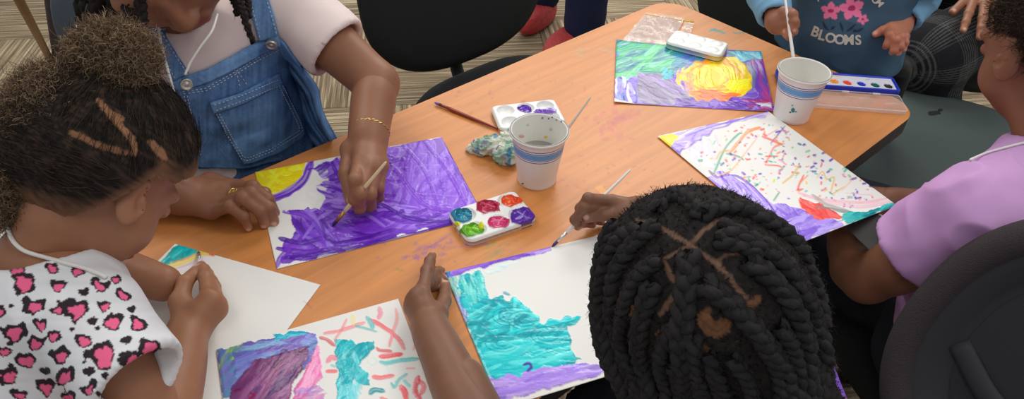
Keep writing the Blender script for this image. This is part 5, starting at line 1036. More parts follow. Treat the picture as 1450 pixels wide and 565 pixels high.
def person_overalls():
    root = empty('person', T(0.31, 1.1, 0), 'person in blue denim overalls and pale T-shirt, brush in hand, behind the violet painting', 'person')
    sk = (136, 92, 68); f = unit((0.42, -0.62, -0.62)); M = basis(f, (-0.30, 0.15, 1)); M = basis(f, (-0.22, -0.35, 0.9)); s = 1.06
    chin = D(280, 17, 1.0); hc = chin - s * (M @ np.array([0, 0.06, -0.098]))
    nb = T(.30, 1.045, .93)
    vh = Vol(hc - 0.17, hc + 0.17, 0.0025); L = head(vh, hc, M, s, neck=nb); Vh, Fh = vh.mesh(); Vh = smoothm(Vh, Fh, 1); Ch = skin_col(Vh, sk, 2)
    for q in (-1, 0, 1): Ch = tint(Vh, Ch, L(q * .011, .092, -.0665), 0.009, (150, 84, 82), .85)
    for q in (-1, 1): Ch = tint(Vh, Ch, L(q * .008, .103, -.043), 0.0045, (60, 34, 28), .9)
    shL, shR = T(.445, 1.02, .925), T(.205, 1.05, .905); eL = J(533, 118, .835); WL = J(522, 196, TZ + .062); eR = J(150, 246, .79); WR = J(258, 276, TZ + .028)
    vb = Vol(*bounds([nb, shL, shR, eL, eR, T(.31, 1.15, .48), WL], 0.15), 0.0045)
    vb.chain([nb, T(.305, 1.08, .84), T(.31, 1.10, .68), T(.31, 1.12, .5)], [0.045, 0.09, 0.09, 0.11], 0.04); vb.chain([shR, nb + [0, 0, -.02], shL], [0.045, 0.05, 0.045], 0.03)
    vb.chain([shL, eL], [0.045, 0.034], 0.02); vb.chain([eL, J(524, 175, .815)], [0.033, 0.027], 0.01); vb.chain([shR, eR, J(225, 266, .782)], [0.047, 0.037, 0.029], 0.02)
    Vb, Fb = vb.mesh(); Vb = smoothm(Vb, Fb, 2)
    g = lambda x, y, z: J(x, y, TZ + z)
    v1 = Vol(*bounds([WL, eL, g(500, 300, 0), g(550, 250, .0)], 0.045), 0.0017)
    Q1 = hand(v1, WL, [g(508, 236, .060), g(521, 238, .062), g(532, 238, .056), g(541, 236, .047)], [g(504, 286, .030), g(514, 284, .022), g(528, 280, .014), g(539, 270, .012)], [g(496, 212, .052), g(490, 246, .044), g(497, 286, .029)], unit([0.1, -.55, .8]), 1.0, 0.0235, [J(524, 172, .815), J(531, 128, .832)], [0.0265, 0.032], fat=1.05)
    V1, F1 = v1.mesh(); V1 = smoothm(V1, F1, 1); C1 = nails(V1, skin_col(V1, sk, 3), Q1, sk)
    v2 = Vol(*bounds([WR, g(180, 250, .03), g(395, 320, 0)], 0.05), 0.0017)
    Q2 = hand(v2, WR, [g(327, 266, .024), g(321, 279, .025), g(313, 290, .022), g(300, 301, .018)], [g(389, 301, .006), g(388, 313, .006), g(374, 317, .006), g(352, 322, .006)], [g(298, 258, .018), g(338, 265, .014), g(376, 273, .009)], np.array([0, 0, 1.0]), 1.03, 0.0235, [J(228, 266, .782), J(180, 254, .788)], [0.029, 0.034], fat=1.05)
    V2, F2 = v2.mesh(); V2 = smoothm(V2, F2, 1); C2 = nails(V2, skin_col(V2, sk, 4), Q2, sk)
    assemble('body', [(Vh, Fh, Ch), (Vb, Fb, skin_col(Vb, sk)), (V1, F1, C1), (V2, F2, C2)], root)
    # T-shirt
    vs = Vol(*bounds([nb, shL, shR, eL, T(.31, 1.15, .60)], 0.15), 0.0035)
    vs.chain([nb + [0, 0, -.022], T(.305, 1.075, .84), T(.31, 1.095, .68), T(.31, 1.11, .60)], [0.062, 0.103, 0.103, 0.11], 0.04); vs.chain([shR, nb + [0, 0, -.035], shL], [0.055, 0.055, 0.055], 0.03)
    for q in (-1, 1): vs.cap(T(.305 + q * .06, 1.08, .86), T(.31 + q * .055, 1.09, .62), .085, .09, .04)
    vs.cap(shL, shL + (eL - shL) * .75, 0.054, 0.055, 0.02); vs.cap(shR, shR + (eR - shR) * .5, 0.056, 0.056, .02)
    hem = shL + (eL - shL) * .58; ax = unit(eL - shL); lo, hi = bounds([hem + ax * .02], 0.08); vs.half(hem, ax, lo=lo, hi=hi); vs.cap(hem - ax * .015, hem + ax * 0.05, 0.046, 0.049, 0.0, op='d')
    h2 = shR + (eR - shR) * .42; ax2 = unit(eR - shR); lo, hi = bounds([h2 + ax2 * .03], 0.075); vs.half(h2, ax2, lo=lo, hi=hi)
    vs.cap(nb + [0, 0, .012], nb + unit(hc - nb) * .08, 0.047, 0.056, 0.004, op='d')
    def col(V, N):
        P = Paint(V, (232, 214, 210), seed=5); rs = P.rs; i = P.region([(214, 105), (246, 112), (262, 170), (270, 225), (232, 230), (214, 150)], 3)
        for _ in range(60):
            x, y = 216 + 50 * rs.rand(), 106 + 118 * rs.rand(); P.stroke([(x - 2, y), (x + 3, y + 2)], 5, [(80, 150, 120), (190, 60, 60), (120, 160, 150), (210, 120, 110), (90, 80, 90)][rs.randint(5)], 0.8, 0.2, clip=i, sm=0)
        return P.c
    _, Vs, Fs = cloth('shirt', vs, (232, 214, 210), root, fabric, (20, 0.004), 3, 3, colf=col)
    # overalls: trousers plus bib, straps and pocket
    vt = Vol(*bounds([T(.31, 1.1, .40), T(.31, 1.1, .78), T(.1, .8, .45), T(.5, .8, .45)], 0.2), 0.005)
    vt.chain([T(.31, 1.09, .735), T(.31, 1.11, .6), T(.31, 1.12, .50)], [0.110, 0.125, 0.135], 0.04); vt.half(T(.31, 1.1, .765), (0, 0, 1))
    for q in (-1, 1): vt.cap(T(.31 + q * .06, 1.09, .735), T(.31 + q * .07, 1.10, .6), .09, .09, .04); limb_legs(vt, T(.31 + q * .09, 1.08, .5), T(.31 + q * .11, .74, .49), T(.31 + q * .11, .72, .38), (.085, .07, .065))
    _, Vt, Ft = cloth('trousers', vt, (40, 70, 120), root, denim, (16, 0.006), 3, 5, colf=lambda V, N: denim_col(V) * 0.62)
    bv = bvh_of(np.vstack([Vs, Vt]), np.vstack([Fs, Ft + len(Vs)]))
    thread = mat('pale_thread', lin((196, 208, 222)), .8); dk = mat('dark_thread', lin((30, 48, 84)), .8)
    def piece(name, A, B, off, th, nu=60, nv=60, sm=3, parent=None, base=None, fold=0.0, dark=1.0):
        G, N = cloth_patch(bv, A, B, nu, nv, off, th, sm=sm); G = G + N * (fold * (vn3(G, 24, 4) - .5) + fold * .5 * (vn3(G, 60, 7) - .5))[..., None]; V, F_ = patch_mesh(G, N, th); C = denim_col(V, seed=base or 2) * dark
        return mesh_obj(name, V, F_, denim, parent, col=C), bvh_of(V, F_)
    ov = empty('overalls', worldloc(root)); ov.parent = root; ov.location = (0, 0, 0)
    bib, bb = piece('bib', [(243, 111), (262, 108), (292, 99), (324, 82), (356, 64), (392, 47)], [(277, 232), (310, 236), (350, 236), (400, 224), (440, 212), (478, 196)], 0.004, 0.0025, 90, 90, 5, ov, 2, 0.006)
    def side(name, A, B, off=0.001, th=.002): return piece(name, A, B, off, th, 20, 50, 2, ov, 3, .003)
    side('side_panel', [(391, 48), (404, 58), (418, 80), (440, 108), (451, 124), (456, 153), (466, 178), (476, 196)], [(370, 90), (380, 110), (390, 130), (400, 150), (410, 170), (420, 190), (430, 200), (440, 210)], .003)
    side('side_panel', [(244, 111), (251, 130), (262, 165), (272, 205), (280, 236)], [(290, 115), (292, 140), (296, 165), (304, 205), (312, 236)], .003)
    def onb(name, A, B, off, th, nu, nv, base, fold=.002, dark=1.0, parent=ov):
        nonlocal bv; o_, bv = bv, bb; r = piece(name, A, B, off, th, nu, nv, 2, parent, base, fold, dark); bv = o_; return r
    _, bp = onb('pocket', [(296, 144), (340, 130), (392, 103)], [(344, 231), (356, 230), (392, 216), (424, 196), (432, 187)], 0.0025, 0.002, 50, 50, 6, .003, 1.06)
    onb('bib_hem', [(243, 111), (262, 108), (292, 99), (324, 82), (356, 64), (392, 47)], [(248, 127), (268, 124), (298, 114), (330, 98), (362, 80), (398, 63)], 0.0025, 0.0015, 60, 10, 4, .001, 1.05)
    _, bh = onb('pocket_hem', [(296, 144), (340, 130), (392, 103)], [(301, 158), (345, 144), (397, 117)], 0.005, 0.0015, 40, 8, 5, .001, 1.1)
    for A, B in (([(244, 112), (222, 70), (196, 22), (186, 4)], [(266, 99), (240, 60), (214, 14), (206, 0)]), ([(363, 54), (356, 26), (350, 0), (345, -20)], [(396, 46), (390, 24), (382, 0), (376, -20)])):
        _, bs = piece('strap', A, B, 0.007, 0.0025, 40, 14, 2, ov, 7, .001)
        for t in (.14, .86): seam('stitching', [(a[0] + (b[0] - a[0]) * t, a[1] + (b[1] - a[1]) * t) for a, b in zip(A, B)], bs, .0007, thread, ov)
    w_ = lambda L_: Z(L_, 180, 0, 2.355)
    for p in ([(160, 268), (250, 255), (340, 200), (430, 150), (500, 118)], [(185, 305), (260, 295), (350, 245), (430, 195), (530, 145)], [(188, 312), (264, 302), (354, 252), (434, 202), (534, 152)], [(335, 195), (365, 245), (375, 290)], [(370, 240), (400, 285)], [(190, 320), (215, 430), (235, 520)], [(200, 318), (225, 430), (246, 520)], [(535, 160), (580, 215), (632, 290)], [(485, 520), (495, 560)]): seam('stitching', w_(p), bb, .0007, thread, ov)
    for p in ([(280, 345), (345, 470), (378, 530), (400, 536), (480, 505), (560, 455), (585, 438), (575, 400), (500, 250)], [(290, 345), (355, 468), (386, 522), (402, 527), (480, 496), (555, 447), (576, 434), (564, 402), (490, 255)]): seam('stitching', w_(p), bp, .0007, thread, ov)
    for p in ([(290, 350), (390, 315), (505, 265)], [(296, 368), (395, 332), (512, 284)]): seam('stitching', w_(p), bh, .0007, thread, ov)
    met = mat('button_metal', lin((200, 196, 186)), 0.35, metal=0.8)
    for u, v in ((263, 118), (385, 58.5)):
        h, n = ray(bb, u, v, 0.0075); a, b = frame(n); R_ = [h + n * z_ + r_ * (a[None] * np.cos(np.linspace(0, 6.283, 29)[:-1])[:, None] + b[None] * np.sin(np.linspace(0, 6.283, 29)[:-1])[:, None]) for r_, z_ in ((.0085, -.004), (.0085, .001), (.0078, .002), (.0062, .0018), (.0052, .0008), (.0028, .0008), (.0022, .002), (.0006, .0022))]
        V, F_ = loft(R_); mesh_obj('button', V, F_, met, ov)
    # hair in long thin braids, mostly out of the frame above
    vc = Vol(hc - 0.17, hc + 0.17, 0.003); vc.ell(L(0, -0.022, 0.036), np.array((0.079, 0.096, 0.090)) * s, M, 0.01); vc.half(L(0, .052, 0.02), M @ np.array([0, 1, -0.5])); Vc, Fc = vc.mesh(); Vc = smoothm(Vc, Fc, 1)
    h_ = mesh_obj('hair', Vc, Fc, hairm, root, col=np.array(lin((30, 26, 26)))[None] * (0.7 + .6 * vn3(Vc, 300, 2))[:, None])
    for k, (P, r) in enumerate([([(150, -30, 1.0), (135, 10, 1.0), (128, 50, 1.02), (150, 100, 1.03)], .011), ([(170, -30, .99), (160, 20, .985), (165, 60, .98), (190, 110, .985)], .011), ([(112, -40, 1.03), (118, 10, 1.03), (120, 40, 1.04), (130, 90, 1.05)], .012), ([(126, -40, 1.02), (122, 0, 1.02), (138, 40, 1.02), (150, 90, 1.02)], .011), ([(100, -40, 1.04), (116, -10, 1.03), (124, 20, 1.03)], .012), ([(190, -30, .98), (182, 20, .97), (190, 62, .965), (212, 104, .97)], .010), ([(200, -30, .97), (200, 20, .965), (208, 50, .96), (224, 86, .962)], .008), ([(140, -30, 1.02), (146, 30, 1.01), (160, 80, 1.01), (176, 120, 1.02)], .011),
                                ([(330, -40, .99), (338, -5, .965), (345, 20, .95), (352, 44, .945), (359, 60, .945)], .0065), ([(322, -40, 1.0), (329, -5, .985), (334, 8, .975), (336, 22, .972)], .006), ([(344, -40, 1.0), (350, -8, .99), (352, 14, .975), (354, 26, .97)], .006)]):
        hair_mesh('braid', plait(catmull([D(q[0], q[1], q[2] - (.10 if k < 8 else 0)) for q in P], 6), r, k, .6, (34, 28, 27)), h_)
    # white cord, ring, bracelet
    cm = mat('white_cord', lin((232, 230, 226)), .5)
    V, F_ = tube(catmull([D(222, 20, .955), D(228, 60, .945), D(238, 100, .93), D(252, 150, .935), D(262, 200, .955), D(269, 250, .975)], 6), .0016, 8); mesh_obj('neck_cord', V, F_, cm, root)
    V, F_ = tube(catmull([D(262, 106, .925), D(270, 88, .925), D(284, 66, .925), D(300, 44, .93), D(308, 20, .95)], 6), .0016, 8); mesh_obj('neck_cord', V, F_, cm, root)
    gold = mat('gold', lin((226, 190, 110)), .25, metal=.9)
    c = J(538, 183, TZ + .068); ax = unit(J(531, 128, .832) - WL); cc = WL + ax * 0.012; a, b = frame(ax); n = 40; parts = []
    for ph in (0, math.pi): parts.append(tube([cc + (a * math.cos(t) + b * math.sin(t)) * (.0285 + .0008 * math.cos(12 * t + ph)) + ax * .0012 * math.sin(12 * t + ph) for t in np.linspace(0, 6.283, 90)], .0009, 6, caps=False))
    V, F_ = join(parts); mesh_obj('bracelet', V, F_, gold, root)
    k1, k2 = Q2[2][0], Q2[2][1]; k1 = Q2[1][0]; k2 = Q2[1][1]; rc = k1 + (k2 - k1) * .35; ax = unit(k2 - k1); f = None; a, b = frame(ax); top = rc + np.array([0, -.2, 1]) * .0105
    parts = [tube([rc + (a * math.cos(t) + b * math.sin(t)) * .0102 for t in np.linspace(0, 6.283, 30)], .0009, 6, caps=False)]
    for k in range(5):
        q = 2 * math.pi * k / 5; o = top + (ax * math.cos(q) + np.cross([0, 0, 1], ax) * math.sin(q)) * .0032; parts.append(tube([o + (ax * math.cos(t) + np.cross([0, 0, 1], ax) * math.sin(t)) * .0032 + [0, 0, .001 * math.sin(2 * t)] for t in np.linspace(0, 6.283, 16)], .0006, 5, caps=False))
    V, F_ = join(parts); mesh_obj('ring', V, F_, gold, root)
person_overalls()
# ---------------------------------------------------------------- child with box braids (seen from behind and above)
def child_braids():
    root = empty('person', T(0.4, 0.03, 0), 'child with black box braids in a purple shirt, seen from behind at the table', 'person')
    sk = (122, 84, 64); hc = D(1004, 452, 0.615); M = basis(T(0.30, 0.72, -0.66) - T(0, 0, 0), (-0.45, 0.30, 0.85)); s = 0.98
    nb = hc - M @ np.array([0, .055, .125])
    vh = Vol(hc - 0.16, hc + 0.16, 0.0025); L = head(vh, hc, M, s, neck=nb); Vh, Fh = vh.mesh(); Vh = smoothm(Vh, Fh, 1); Ch = skin_col(Vh, sk, 2)
    g = lambda x, y, z: J(x, y, TZ + z)
    shL, shR = T(0.32, 0.06, .80), T(0.47, 0.06, .78); WL = g(610, 468, .030); eL = J(700, 640, .775); WR = g(905, 300, .045); eR = T(.60, .28, .80)
    vb = Vol(*bounds([nb, shL, shR, eL, eR, T(.4, .0, .45), J(640, 520, .78)], 0.15), 0.005)
    vb.chain([nb, T(.40, .06, .80), T(.40, .02, .65), T(.4, 0.01, .5)], [0.042, 0.08, 0.085, 0.10], 0.04); vb.chain([shL, nb, shR], [0.04, 0.045, 0.04], 0.03)
    vb.chain([shL, eL, J(655, 540, .78)], [0.036, 0.030, 0.026], 0.02); vb.chain([shR, eR, T(.62, .36, .80)], [0.036, 0.030, 0.026], 0.02)
    Vb, Fb = vb.mesh(); Vb = smoothm(Vb, Fb, 2)
    v1 = Vol(*bounds([WL, eL, g(575, 350, 0), g(640, 420, .0)], 0.045), 0.0017)
    Q1 = hand(v1, WL, [g(599, 414, .044), g(590, 417, .042), g(584, 424, .034), g(581, 434, .024)], [g(612, 362, .016), g(624, 382, .006), g(628, 394, .005), g(622, 408, .005)], [g(620, 444, .030), g(629, 426, .020), g(631, 404, .010)], unit([-.2, .2, 1]), 0.82, 0.0185, [J(628, 505, .780), J(656, 565, .778), eL], [0.0215, 0.0255, .030], fat=1.05)
    V1, F1 = v1.mesh(); V1 = smoothm(V1, F1, 1); C1 = nails(V1, skin_col(V1, sk, 3), Q1, sk)
    v2 = Vol(*bounds([WR, g(810, 330, 0), g(900, 270, .06), eR], 0.045), 0.0017)
    Q2 = hand(v2, WR, [g(866, 284, .052), g(862, 289, .044), g(864, 296, .034), g(870, 303, .026)], [g(830, 303, .030), g(818, 321, .016), g(839, 318, .010), g(852, 315, .007)], [g(884, 302, .044), g(856, 304, .040), g(832, 309, .032)], unit([-.2, -.2, 1]), 0.80, 0.0185, [J(960, 320, .80), eR], [0.021, 0.03], fat=1.05)
    V2, F2 = v2.mesh(); V2 = smoothm(V2, F2, 1); C2 = nails(V2, skin_col(V2, sk, 4), Q2, sk)
    assemble('body', [(Vh, Fh, Ch), (Vb, Fb, skin_col(Vb, sk)), (V1, F1, C1), (V2, F2, C2)], root)
    # purple shirt and dark trousers
    vs = Vol(*bounds([nb, shL, shR, T(.4, .0, .5), eR], 0.16), 0.005)
    vs.cap(nb + [0, 0, -.02], T(.40, .05, .80), .054, .085, .03); vs.chain([nb + [0, 0, -.03], T(.40, .04, .76), T(.40, .01, .62), T(.4, 0, .52)], [0.05, 0.08, 0.095, 0.115], 0.04); vs.chain([shL, nb + [0, 0, -.03], shR], [0.048, 0.05, 0.048], 0.03); vs.cap(shL, shL + (eL - shL) * .35, .048, .05, .02); vs.cap(D(1120, 500, .68), D(1140, 580, .66), .03, .035, .02)
    cloth('shirt', vs, (136, 92, 200), root, fabric, (20, 0.004), 2, 3)
    vt = Vol(*bounds([T(.4, .0, .48), T(.3, .40, .42), T(.5, .4, .42)], 0.13), 0.006)
    vt.chain([T(.4, 0, .60), T(.4, 0, .48)], [.11, .12], .03)
    for q in (-1, 1): limb_legs(vt, T(.4 + q * .07, .02, .5), T(.4 + q * .09, .33, .50), T(.4 + q * .09, .34, .36), (.075, .06, .05))
    vt.cap(J(815, 553, .66), J(900, 560, .62), 0.055, 0.06, .02)
    cloth('trousers', vt, (40, 40, 46), root, knit, (16, 0.005), 2, 5)
    # scalp
    vc = Vol(hc - 0.16, hc + 0.16, 0.0022); vc.ell(L(0, -0.016, 0.034), np.array((0.0775, 0.0965, 0.0865)) * s, M, 0.01); vc.half(L(0, .066, .01), M @ np.array([0, 1, -.55])); vc.cap(L(0, -.045, -.02), L(0, -.055, -.12), .044, .04, .02); vc.half(L(0, .01, -.055), M @ np.array([0, 1, -.3]))
    Vc, Fc = vc.mesh(); Vc = smoothm(Vc, Fc, 1); Nc = vnormals(Vc, Fc); P = Paint(Vc, (34, 30, 29), seed=3); st = vn3(Vc, 500, 3); P.c *= (0.6 + .8 * st)[:, None]
    z = lambda L_: Z(L_, 820, 260, 1.853); tan = (112, 84, 68); br_ = (132, 88, 58)
    for p, w_, c, a in (([(150, 95), (210, 115), (250, 135), (290, 160), (340, 195), (370, 215)], 5, tan, .8), ([(380, 90), (330, 120), (290, 160), (230, 195), (205, 212), (170, 235), (125, 285)], 5, tan, .8), ([(225, 205), (240, 240), (258, 265), (245, 300), (212, 345)], 7, tan, .75), ([(350, 205), (385, 235), (425, 285), (450, 315)], 5.5, tan, .75), ([(370, 215), (380, 190), (440, 180)], 4, tan, .55), ([(120, 310), (140, 340)], 12, br_, .8), ([(212, 395), (228, 425)], 13, br_, .8), ([(320, 350), (360, 385), (390, 360)], 16, br_, .55), ([(440, 330), (470, 300)], 10, br_, .5), ([(330, 430), (345, 470)], 8, br_, .4), ([(480, 210), (520, 240), (560, 290)], 4, tan, .4), ([(340, 330), (330, 350)], 10, br_, .5), ([(150, 250), (110, 290), (100, 340)], 4, tan, .4)):
        P.stroke(z(p), w_ * 1.35, c, a, 0.3)
    h_ = mesh_obj('hair', Vc + Nc * (0.002 * (st - .5))[:, None], Fc, hairm, root, col=P.c); bv = bvh_of(Vc, Fc)
    rs = np.random.RandomState(5); n = 6000; i = rs.choice(len(Vc), n); i = i[(P.c[i].sum(1) < 0.075)]; d = Nc[i] * 0.5 + 0.45 * rs.randn(len(i), 3); t = np.linspace(0, 1, 5)[None, :, None]
    S = Vc[i][:, None] + d[:, None] * 0.0035 * t + 0.0012 * np.sin(t * 9 + rs.rand(len(i), 1, 1) * 6) * rs.randn(len(i), 1, 3); S_ = strands(S, 0.00028, rs, [(44, 40, 38), (26, 24, 24), (64, 58, 54)]); mesh_obj('hair_fuzz', S_[0], S_[1], hairm, h_, col=S_[2])
    B = [([(290, 185), (288, 250), (278, 330), (268, 410), (276, 490), (292, 600)], .0105), ([(325, 262), (385, 305), (440, 358), (500, 430), (545, 500), (560, 610)], .0100), ([(200, 262), (178, 320), (162, 400), (168, 480), (200, 610)], .0092), ([(165, 118), (110, 150), (72, 220), (62, 300), (72, 400), (100, 490), (140, 600)], .0092),
         ([(100, 105), (60, 180), (48, 270), (46, 350), (62, 440), (110, 540), (150, 600)], .0085), ([(370, 120), (450, 155), (520, 200), (572, 270), (612, 345), (640, 410), (646, 480), (620, 600)], .0092), ([(320, 88), (370, 66), (430, 72), (480, 96), (540, 135), (590, 200), (628, 290), (645, 380)], .0090), ([(440, 205), (500, 250), (550, 315), (585, 400), (600, 480), (585, 600)], .0098),
         ([(205, 75), (225, 45), (250, 36), (275, 42), (300, 62), (320, 90)], .0085), ([(250, 372), (215, 440), (222, 500), (240, 600)], .0088), ([(465, 395), (500, 450), (525, 520), (535, 600)], .0088), ([(345, 440), (352, 500), (395, 600)], .0086), ([(150, 160), (105, 220), (90, 300), (92, 390), (120, 480), (165, 600)], .0088), ([(480, 165), (545, 225), (590, 300), (622, 380), (628, 470), (606, 600)], .0088),
         ([(210, 110), (160, 150), (115, 190)], .0085), ([(360, 150), (420, 165), (480, 190)], .0085), ([(120, 340), (110, 420), (140, 500), (180, 600)], .0085), ([(400, 450), (440, 510), (470, 600)], .0085), ([(215, 200), (160, 240), (130, 300), (112, 360)], .0082), ([(520, 370), (560, 440), (575, 520), (566, 600)], .0088), ([(300, 400), (310, 470), (330, 600)], .0086), ([(250, 470), (262, 530), (268, 610)], .0086), ([(360, 480), (380, 540), (430, 610)], .0086), ([(310, 500), (345, 560), (370, 620)], .0086)]
    for k, (p, r) in enumerate(B):
        Q = []; last = None
        for u, v in catmull(z(p), 5):
            q, n_ = ray(bv, u, v, r * 0.25)
            if q is None: q = D(u, v, (last if last is not None else 0.62))
            else: last = (q - CAM) @ FW
            if last is None: last = .62
            Q.append(q)
        Q = np.array(Q)
        for _ in range(3): Q[1:-1] = (Q[:-2] + Q[2:] + 2 * Q[1:-1]) / 4
        hair_mesh('braid', plait(Q, r * .80, k, .92, (42, 40, 40)), h_)
child_braids()
# ---------------------------------------------------------------- toddler
def text_mesh(body, size, m, name, parent, bend=None):
    c = bpy.data.curves.new(name, 'FONT'); c.body = body; c.size = size; c.align_x = 'CENTER'; c.offset = size * 0.035; c.space_character = 1.08; c.resolution_u = 4
    o = bpy.data.objects.new(name, c); COL.objects.link(o); dg = bpy.context.evaluated_depsgraph_get(); me = bpy.data.meshes.new_from_object(o.evaluated_get(dg)); V = np.array([v.co[:] for v in me.vertices]); F_ = [tuple(p.vertices) for p in me.polygons]
    bpy.data.objects.remove(o); bpy.data.meshes.remove(me); return V, F_
def toddler():
    root = empty('person', T(1.36, .45, 0), 'toddler in a long-sleeved blue shirt with pink flowers and the word BLOOMS', 'person')
    sk = (140, 92, 70); cS, cN = 1.385, .555
    hc = T(1.33, .57, 1.09); f = -np.array([*SD, 0]) * .75 + np.array([0, 0, -.55]); M = basis(f, (0, 0, 1)); s = .9; nb = T(1.37, .56, .96)
    vh = Vol(hc - 0.15, hc + 0.15, 0.003); L = head(vh, hc, M, s, neck=nb); Vh, Fh = vh.mesh(); Vh = smoothm(Vh, Fh, 1); Ch = skin_col(Vh, sk, 2)
    g = lambda x, y, z: J(x, y, TZ + z)
    shR, shL = T(1.37, .655, .93), T(1.39, .455, .93); WR = J(1099, 32, .842); eR = J(1088, -12, .86); WL = J(1276, 36, .815); eL = J(1300, -4, .845)
    vb = Vol(*bounds([nb, shL, shR, eL, eR, T(cS, cN, .5)], 0.11), 0.0045)
    vb.chain([nb, T(cS, cN, .85), T(cS, cN, .74), T(cS + .02, cN, .55)], [0.036, 0.07, 0.075, 0.08], 0.03); vb.chain([shL, nb, shR], [0.03, 0.035, 0.03], 0.03); vb.chain([shR, eR], [.03, .026], .01); vb.chain([shL, eL], [.03, .026], .01)
    Vb, Fb = vb.mesh(); Vb = smoothm(Vb, Fb, 2)
    v1 = Vol(*bounds([WR, J(1127, 45, .84)], 0.05), 0.0015)
    Q1 = hand(v1, WR, [J(1110, 22, .858), J(1108, 28, .852), J(1108, 36, .845), J(1109, 43, .838)], [J(1124, 42, .852), J(1121, 44, .846), J(1117, 48, .838), J(1112, 50, .833)], [J(1110, 18, .862), J(1120, 18, .864), J(1122, 28, .862)], unit([.2, -.5, .8]), 0.62, 0.0165, [WR + unit(eR - WR) * .05], [.019], fat=1.35)
    V1, F1 = v1.mesh(); V1 = smoothm(V1, F1, 1); C1 = nails(V1, skin_col(V1, sk, 3), Q1, sk)
    v2 = Vol(*bounds([WL, J(1240, 50, .80), J(1270, 75, .80)], 0.045), 0.0015)
    Q2 = hand(v2, WL, [J(1258, 46, .822), J(1264, 52, .818), J(1271, 54, .812), J(1278, 52, .806)], [J(1254, 66, .805), J(1263, 74, .80), J(1272, 75, .80), J(1280, 70, .798)], [J(1262, 40, .822), J(1250, 43, .818), J(1240, 48, .81)], unit([-.2, -.5, .8]), 0.64, 0.0165, [WL + unit(eL - WL) * .05], [.019], fat=1.3)
    V2, F2 = v2.mesh(); V2 = smoothm(V2, F2, 1); C2 = nails(V2, skin_col(V2, (170, 108, 84), 4), Q2, (190, 120, 96))
    assemble('body', [(Vh, Fh, Ch), (Vb, Fb, skin_col(Vb, sk)), (V1, F1, C1), (V2, F2, C2)], root)
    vs = Vol(*bounds([nb, shL, shR, eL, eR, T(cS, cN, .68), WR, WL], 0.11), 0.003)
    vs.chain([nb + [0, 0, -.02], T(cS - .005, cN, .86), T(cS - .01, cN, .77), T(cS - .01, cN, .715)], [0.045, 0.078, 0.088, 0.094], 0.03)
    for q in (-1, 1): vs.chain([T(cS, cN + q * .045, .87), T(cS - .005, cN + q * .05, .72)], [.066, .076], .03)
    vs.half(T(cS, cN, .712), (0, 0, -1))
    vs.cap(hc, nb + [0, 0, .0], .06, .042, .004, op='d')
    vs2 = Vol(*bounds([shL, shR, eL, eR, WR, WL], 0.07), 0.0025)
    for sh, el, W in ((shR, eR, WR), (shL, eL, WL)):
        a = unit(el - W); vs2.chain([sh, el], [.042, .036], .02); vs2.cap(el, W + a * .012, .036, .0265, .01)
        lo, hi = bounds([W], .03); vs2.half(W + a * .016, -a, lo=lo, hi=hi); vs2.cap(W + a * .03, W - a * .02, .0225, .0225, 0, op='d')
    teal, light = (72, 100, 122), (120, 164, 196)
    def fl(P, vis, cx, cy, r, n=5, a0=0):
        for k in range(n):
            a = a0 + 2 * math.pi * k / n; P.stroke([(cx + r * .25 * math.cos(a), cy + r * .22 * math.sin(a)), (cx + r * .75 * math.cos(a), cy + r * .68 * math.sin(a))], r * .62, (240, 120, 160), 1, 0.05, vis, sm=0)
        P.stroke([(cx - r * .08, cy), (cx + r * .08, cy)], r * .42, (170, 50, 100), 1, 0.05, vis, sm=0, ends=False)
    def col(V, N):
        P = Paint(V, teal, seed=5); vis = (N @ FW) < 0.1; zz = lambda L_: Z(L_, 1060, 0, 5.135); n3 = vn3(V, 30, 3); P.c *= (0.9 + .25 * n3)[:, None]; dkc = (38, 52, 76)
        for p in ([(598, 115), (596, 190)], [(750, 90), (745, 130), (715, 230)], [(820, 170), (790, 230)]): P.stroke(zz(p), 1.0, dkc, .9, .1, vis)
        for p in ([(540, 160), (560, 200), (590, 222)], [(598, 215), (630, 190)], [(665, 165), (680, 205), (684, 238)], [(715, 230), (745, 205), (780, 175)], [(755, 230), (800, 225), (840, 200)], [(765, 215), (790, 235)]): P.stroke(zz(p), [3.2, 5, 1.5], dkc, .95, .1, vis)
        fl(P, vis, *zz([(598, 80)])[0], 16, a0=-1.5); fl(P, vis, *zz([(750, 60)])[0], 20, a0=-.5); fl(P, vis, *zz([(830, 140)])[0], 9.5, a0=-1.0)
        return P.c
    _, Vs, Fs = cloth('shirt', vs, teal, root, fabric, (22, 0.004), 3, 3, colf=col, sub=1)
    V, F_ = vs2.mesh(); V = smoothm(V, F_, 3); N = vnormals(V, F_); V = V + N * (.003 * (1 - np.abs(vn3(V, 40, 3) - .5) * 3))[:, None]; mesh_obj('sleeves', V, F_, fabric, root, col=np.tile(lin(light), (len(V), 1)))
    # lettering printed on the shirt, laid on the cloth letter by letter
    bv = bvh_of(Vs, Fs); ink = mat('cream_print', lin((214, 212, 200)), .7)
    def word(txt, base_px, hts, angs):
        for ch, (u, v), h, a in zip(txt, base_px, hts, angs):
            V, F_ = text_mesh(ch, 1.0, ink, 'letter', root); cx = (V[:, 0].min() + V[:, 0].max()) / 2; V[:, 0] -= cx; hh = 0.69; a = math.radians(a); out = []
            # flat letter subdivided by its own outline points, each dropped onto the cloth
            q0_, n0 = ray(bv, u, v, 0.001)
            if q0_ is None: continue
            ea = J(u + 4, v, q0_[2]) - q0_; 
            for x, y, _ in V:
                X = x / hh * h * .98; Y = y / hh * h; q, n_ = ray(bv, u + X * math.cos(a) + Y * math.sin(a), v + X * math.sin(a) - Y * math.cos(a), 0.0012)
                if q is None: q = q0_
                out.append(q)
            mesh_obj('letter', np.array(out), F_, ink, root, smooth=False)
    zz = lambda L_: Z(L_, 1060, 0, 5.135)
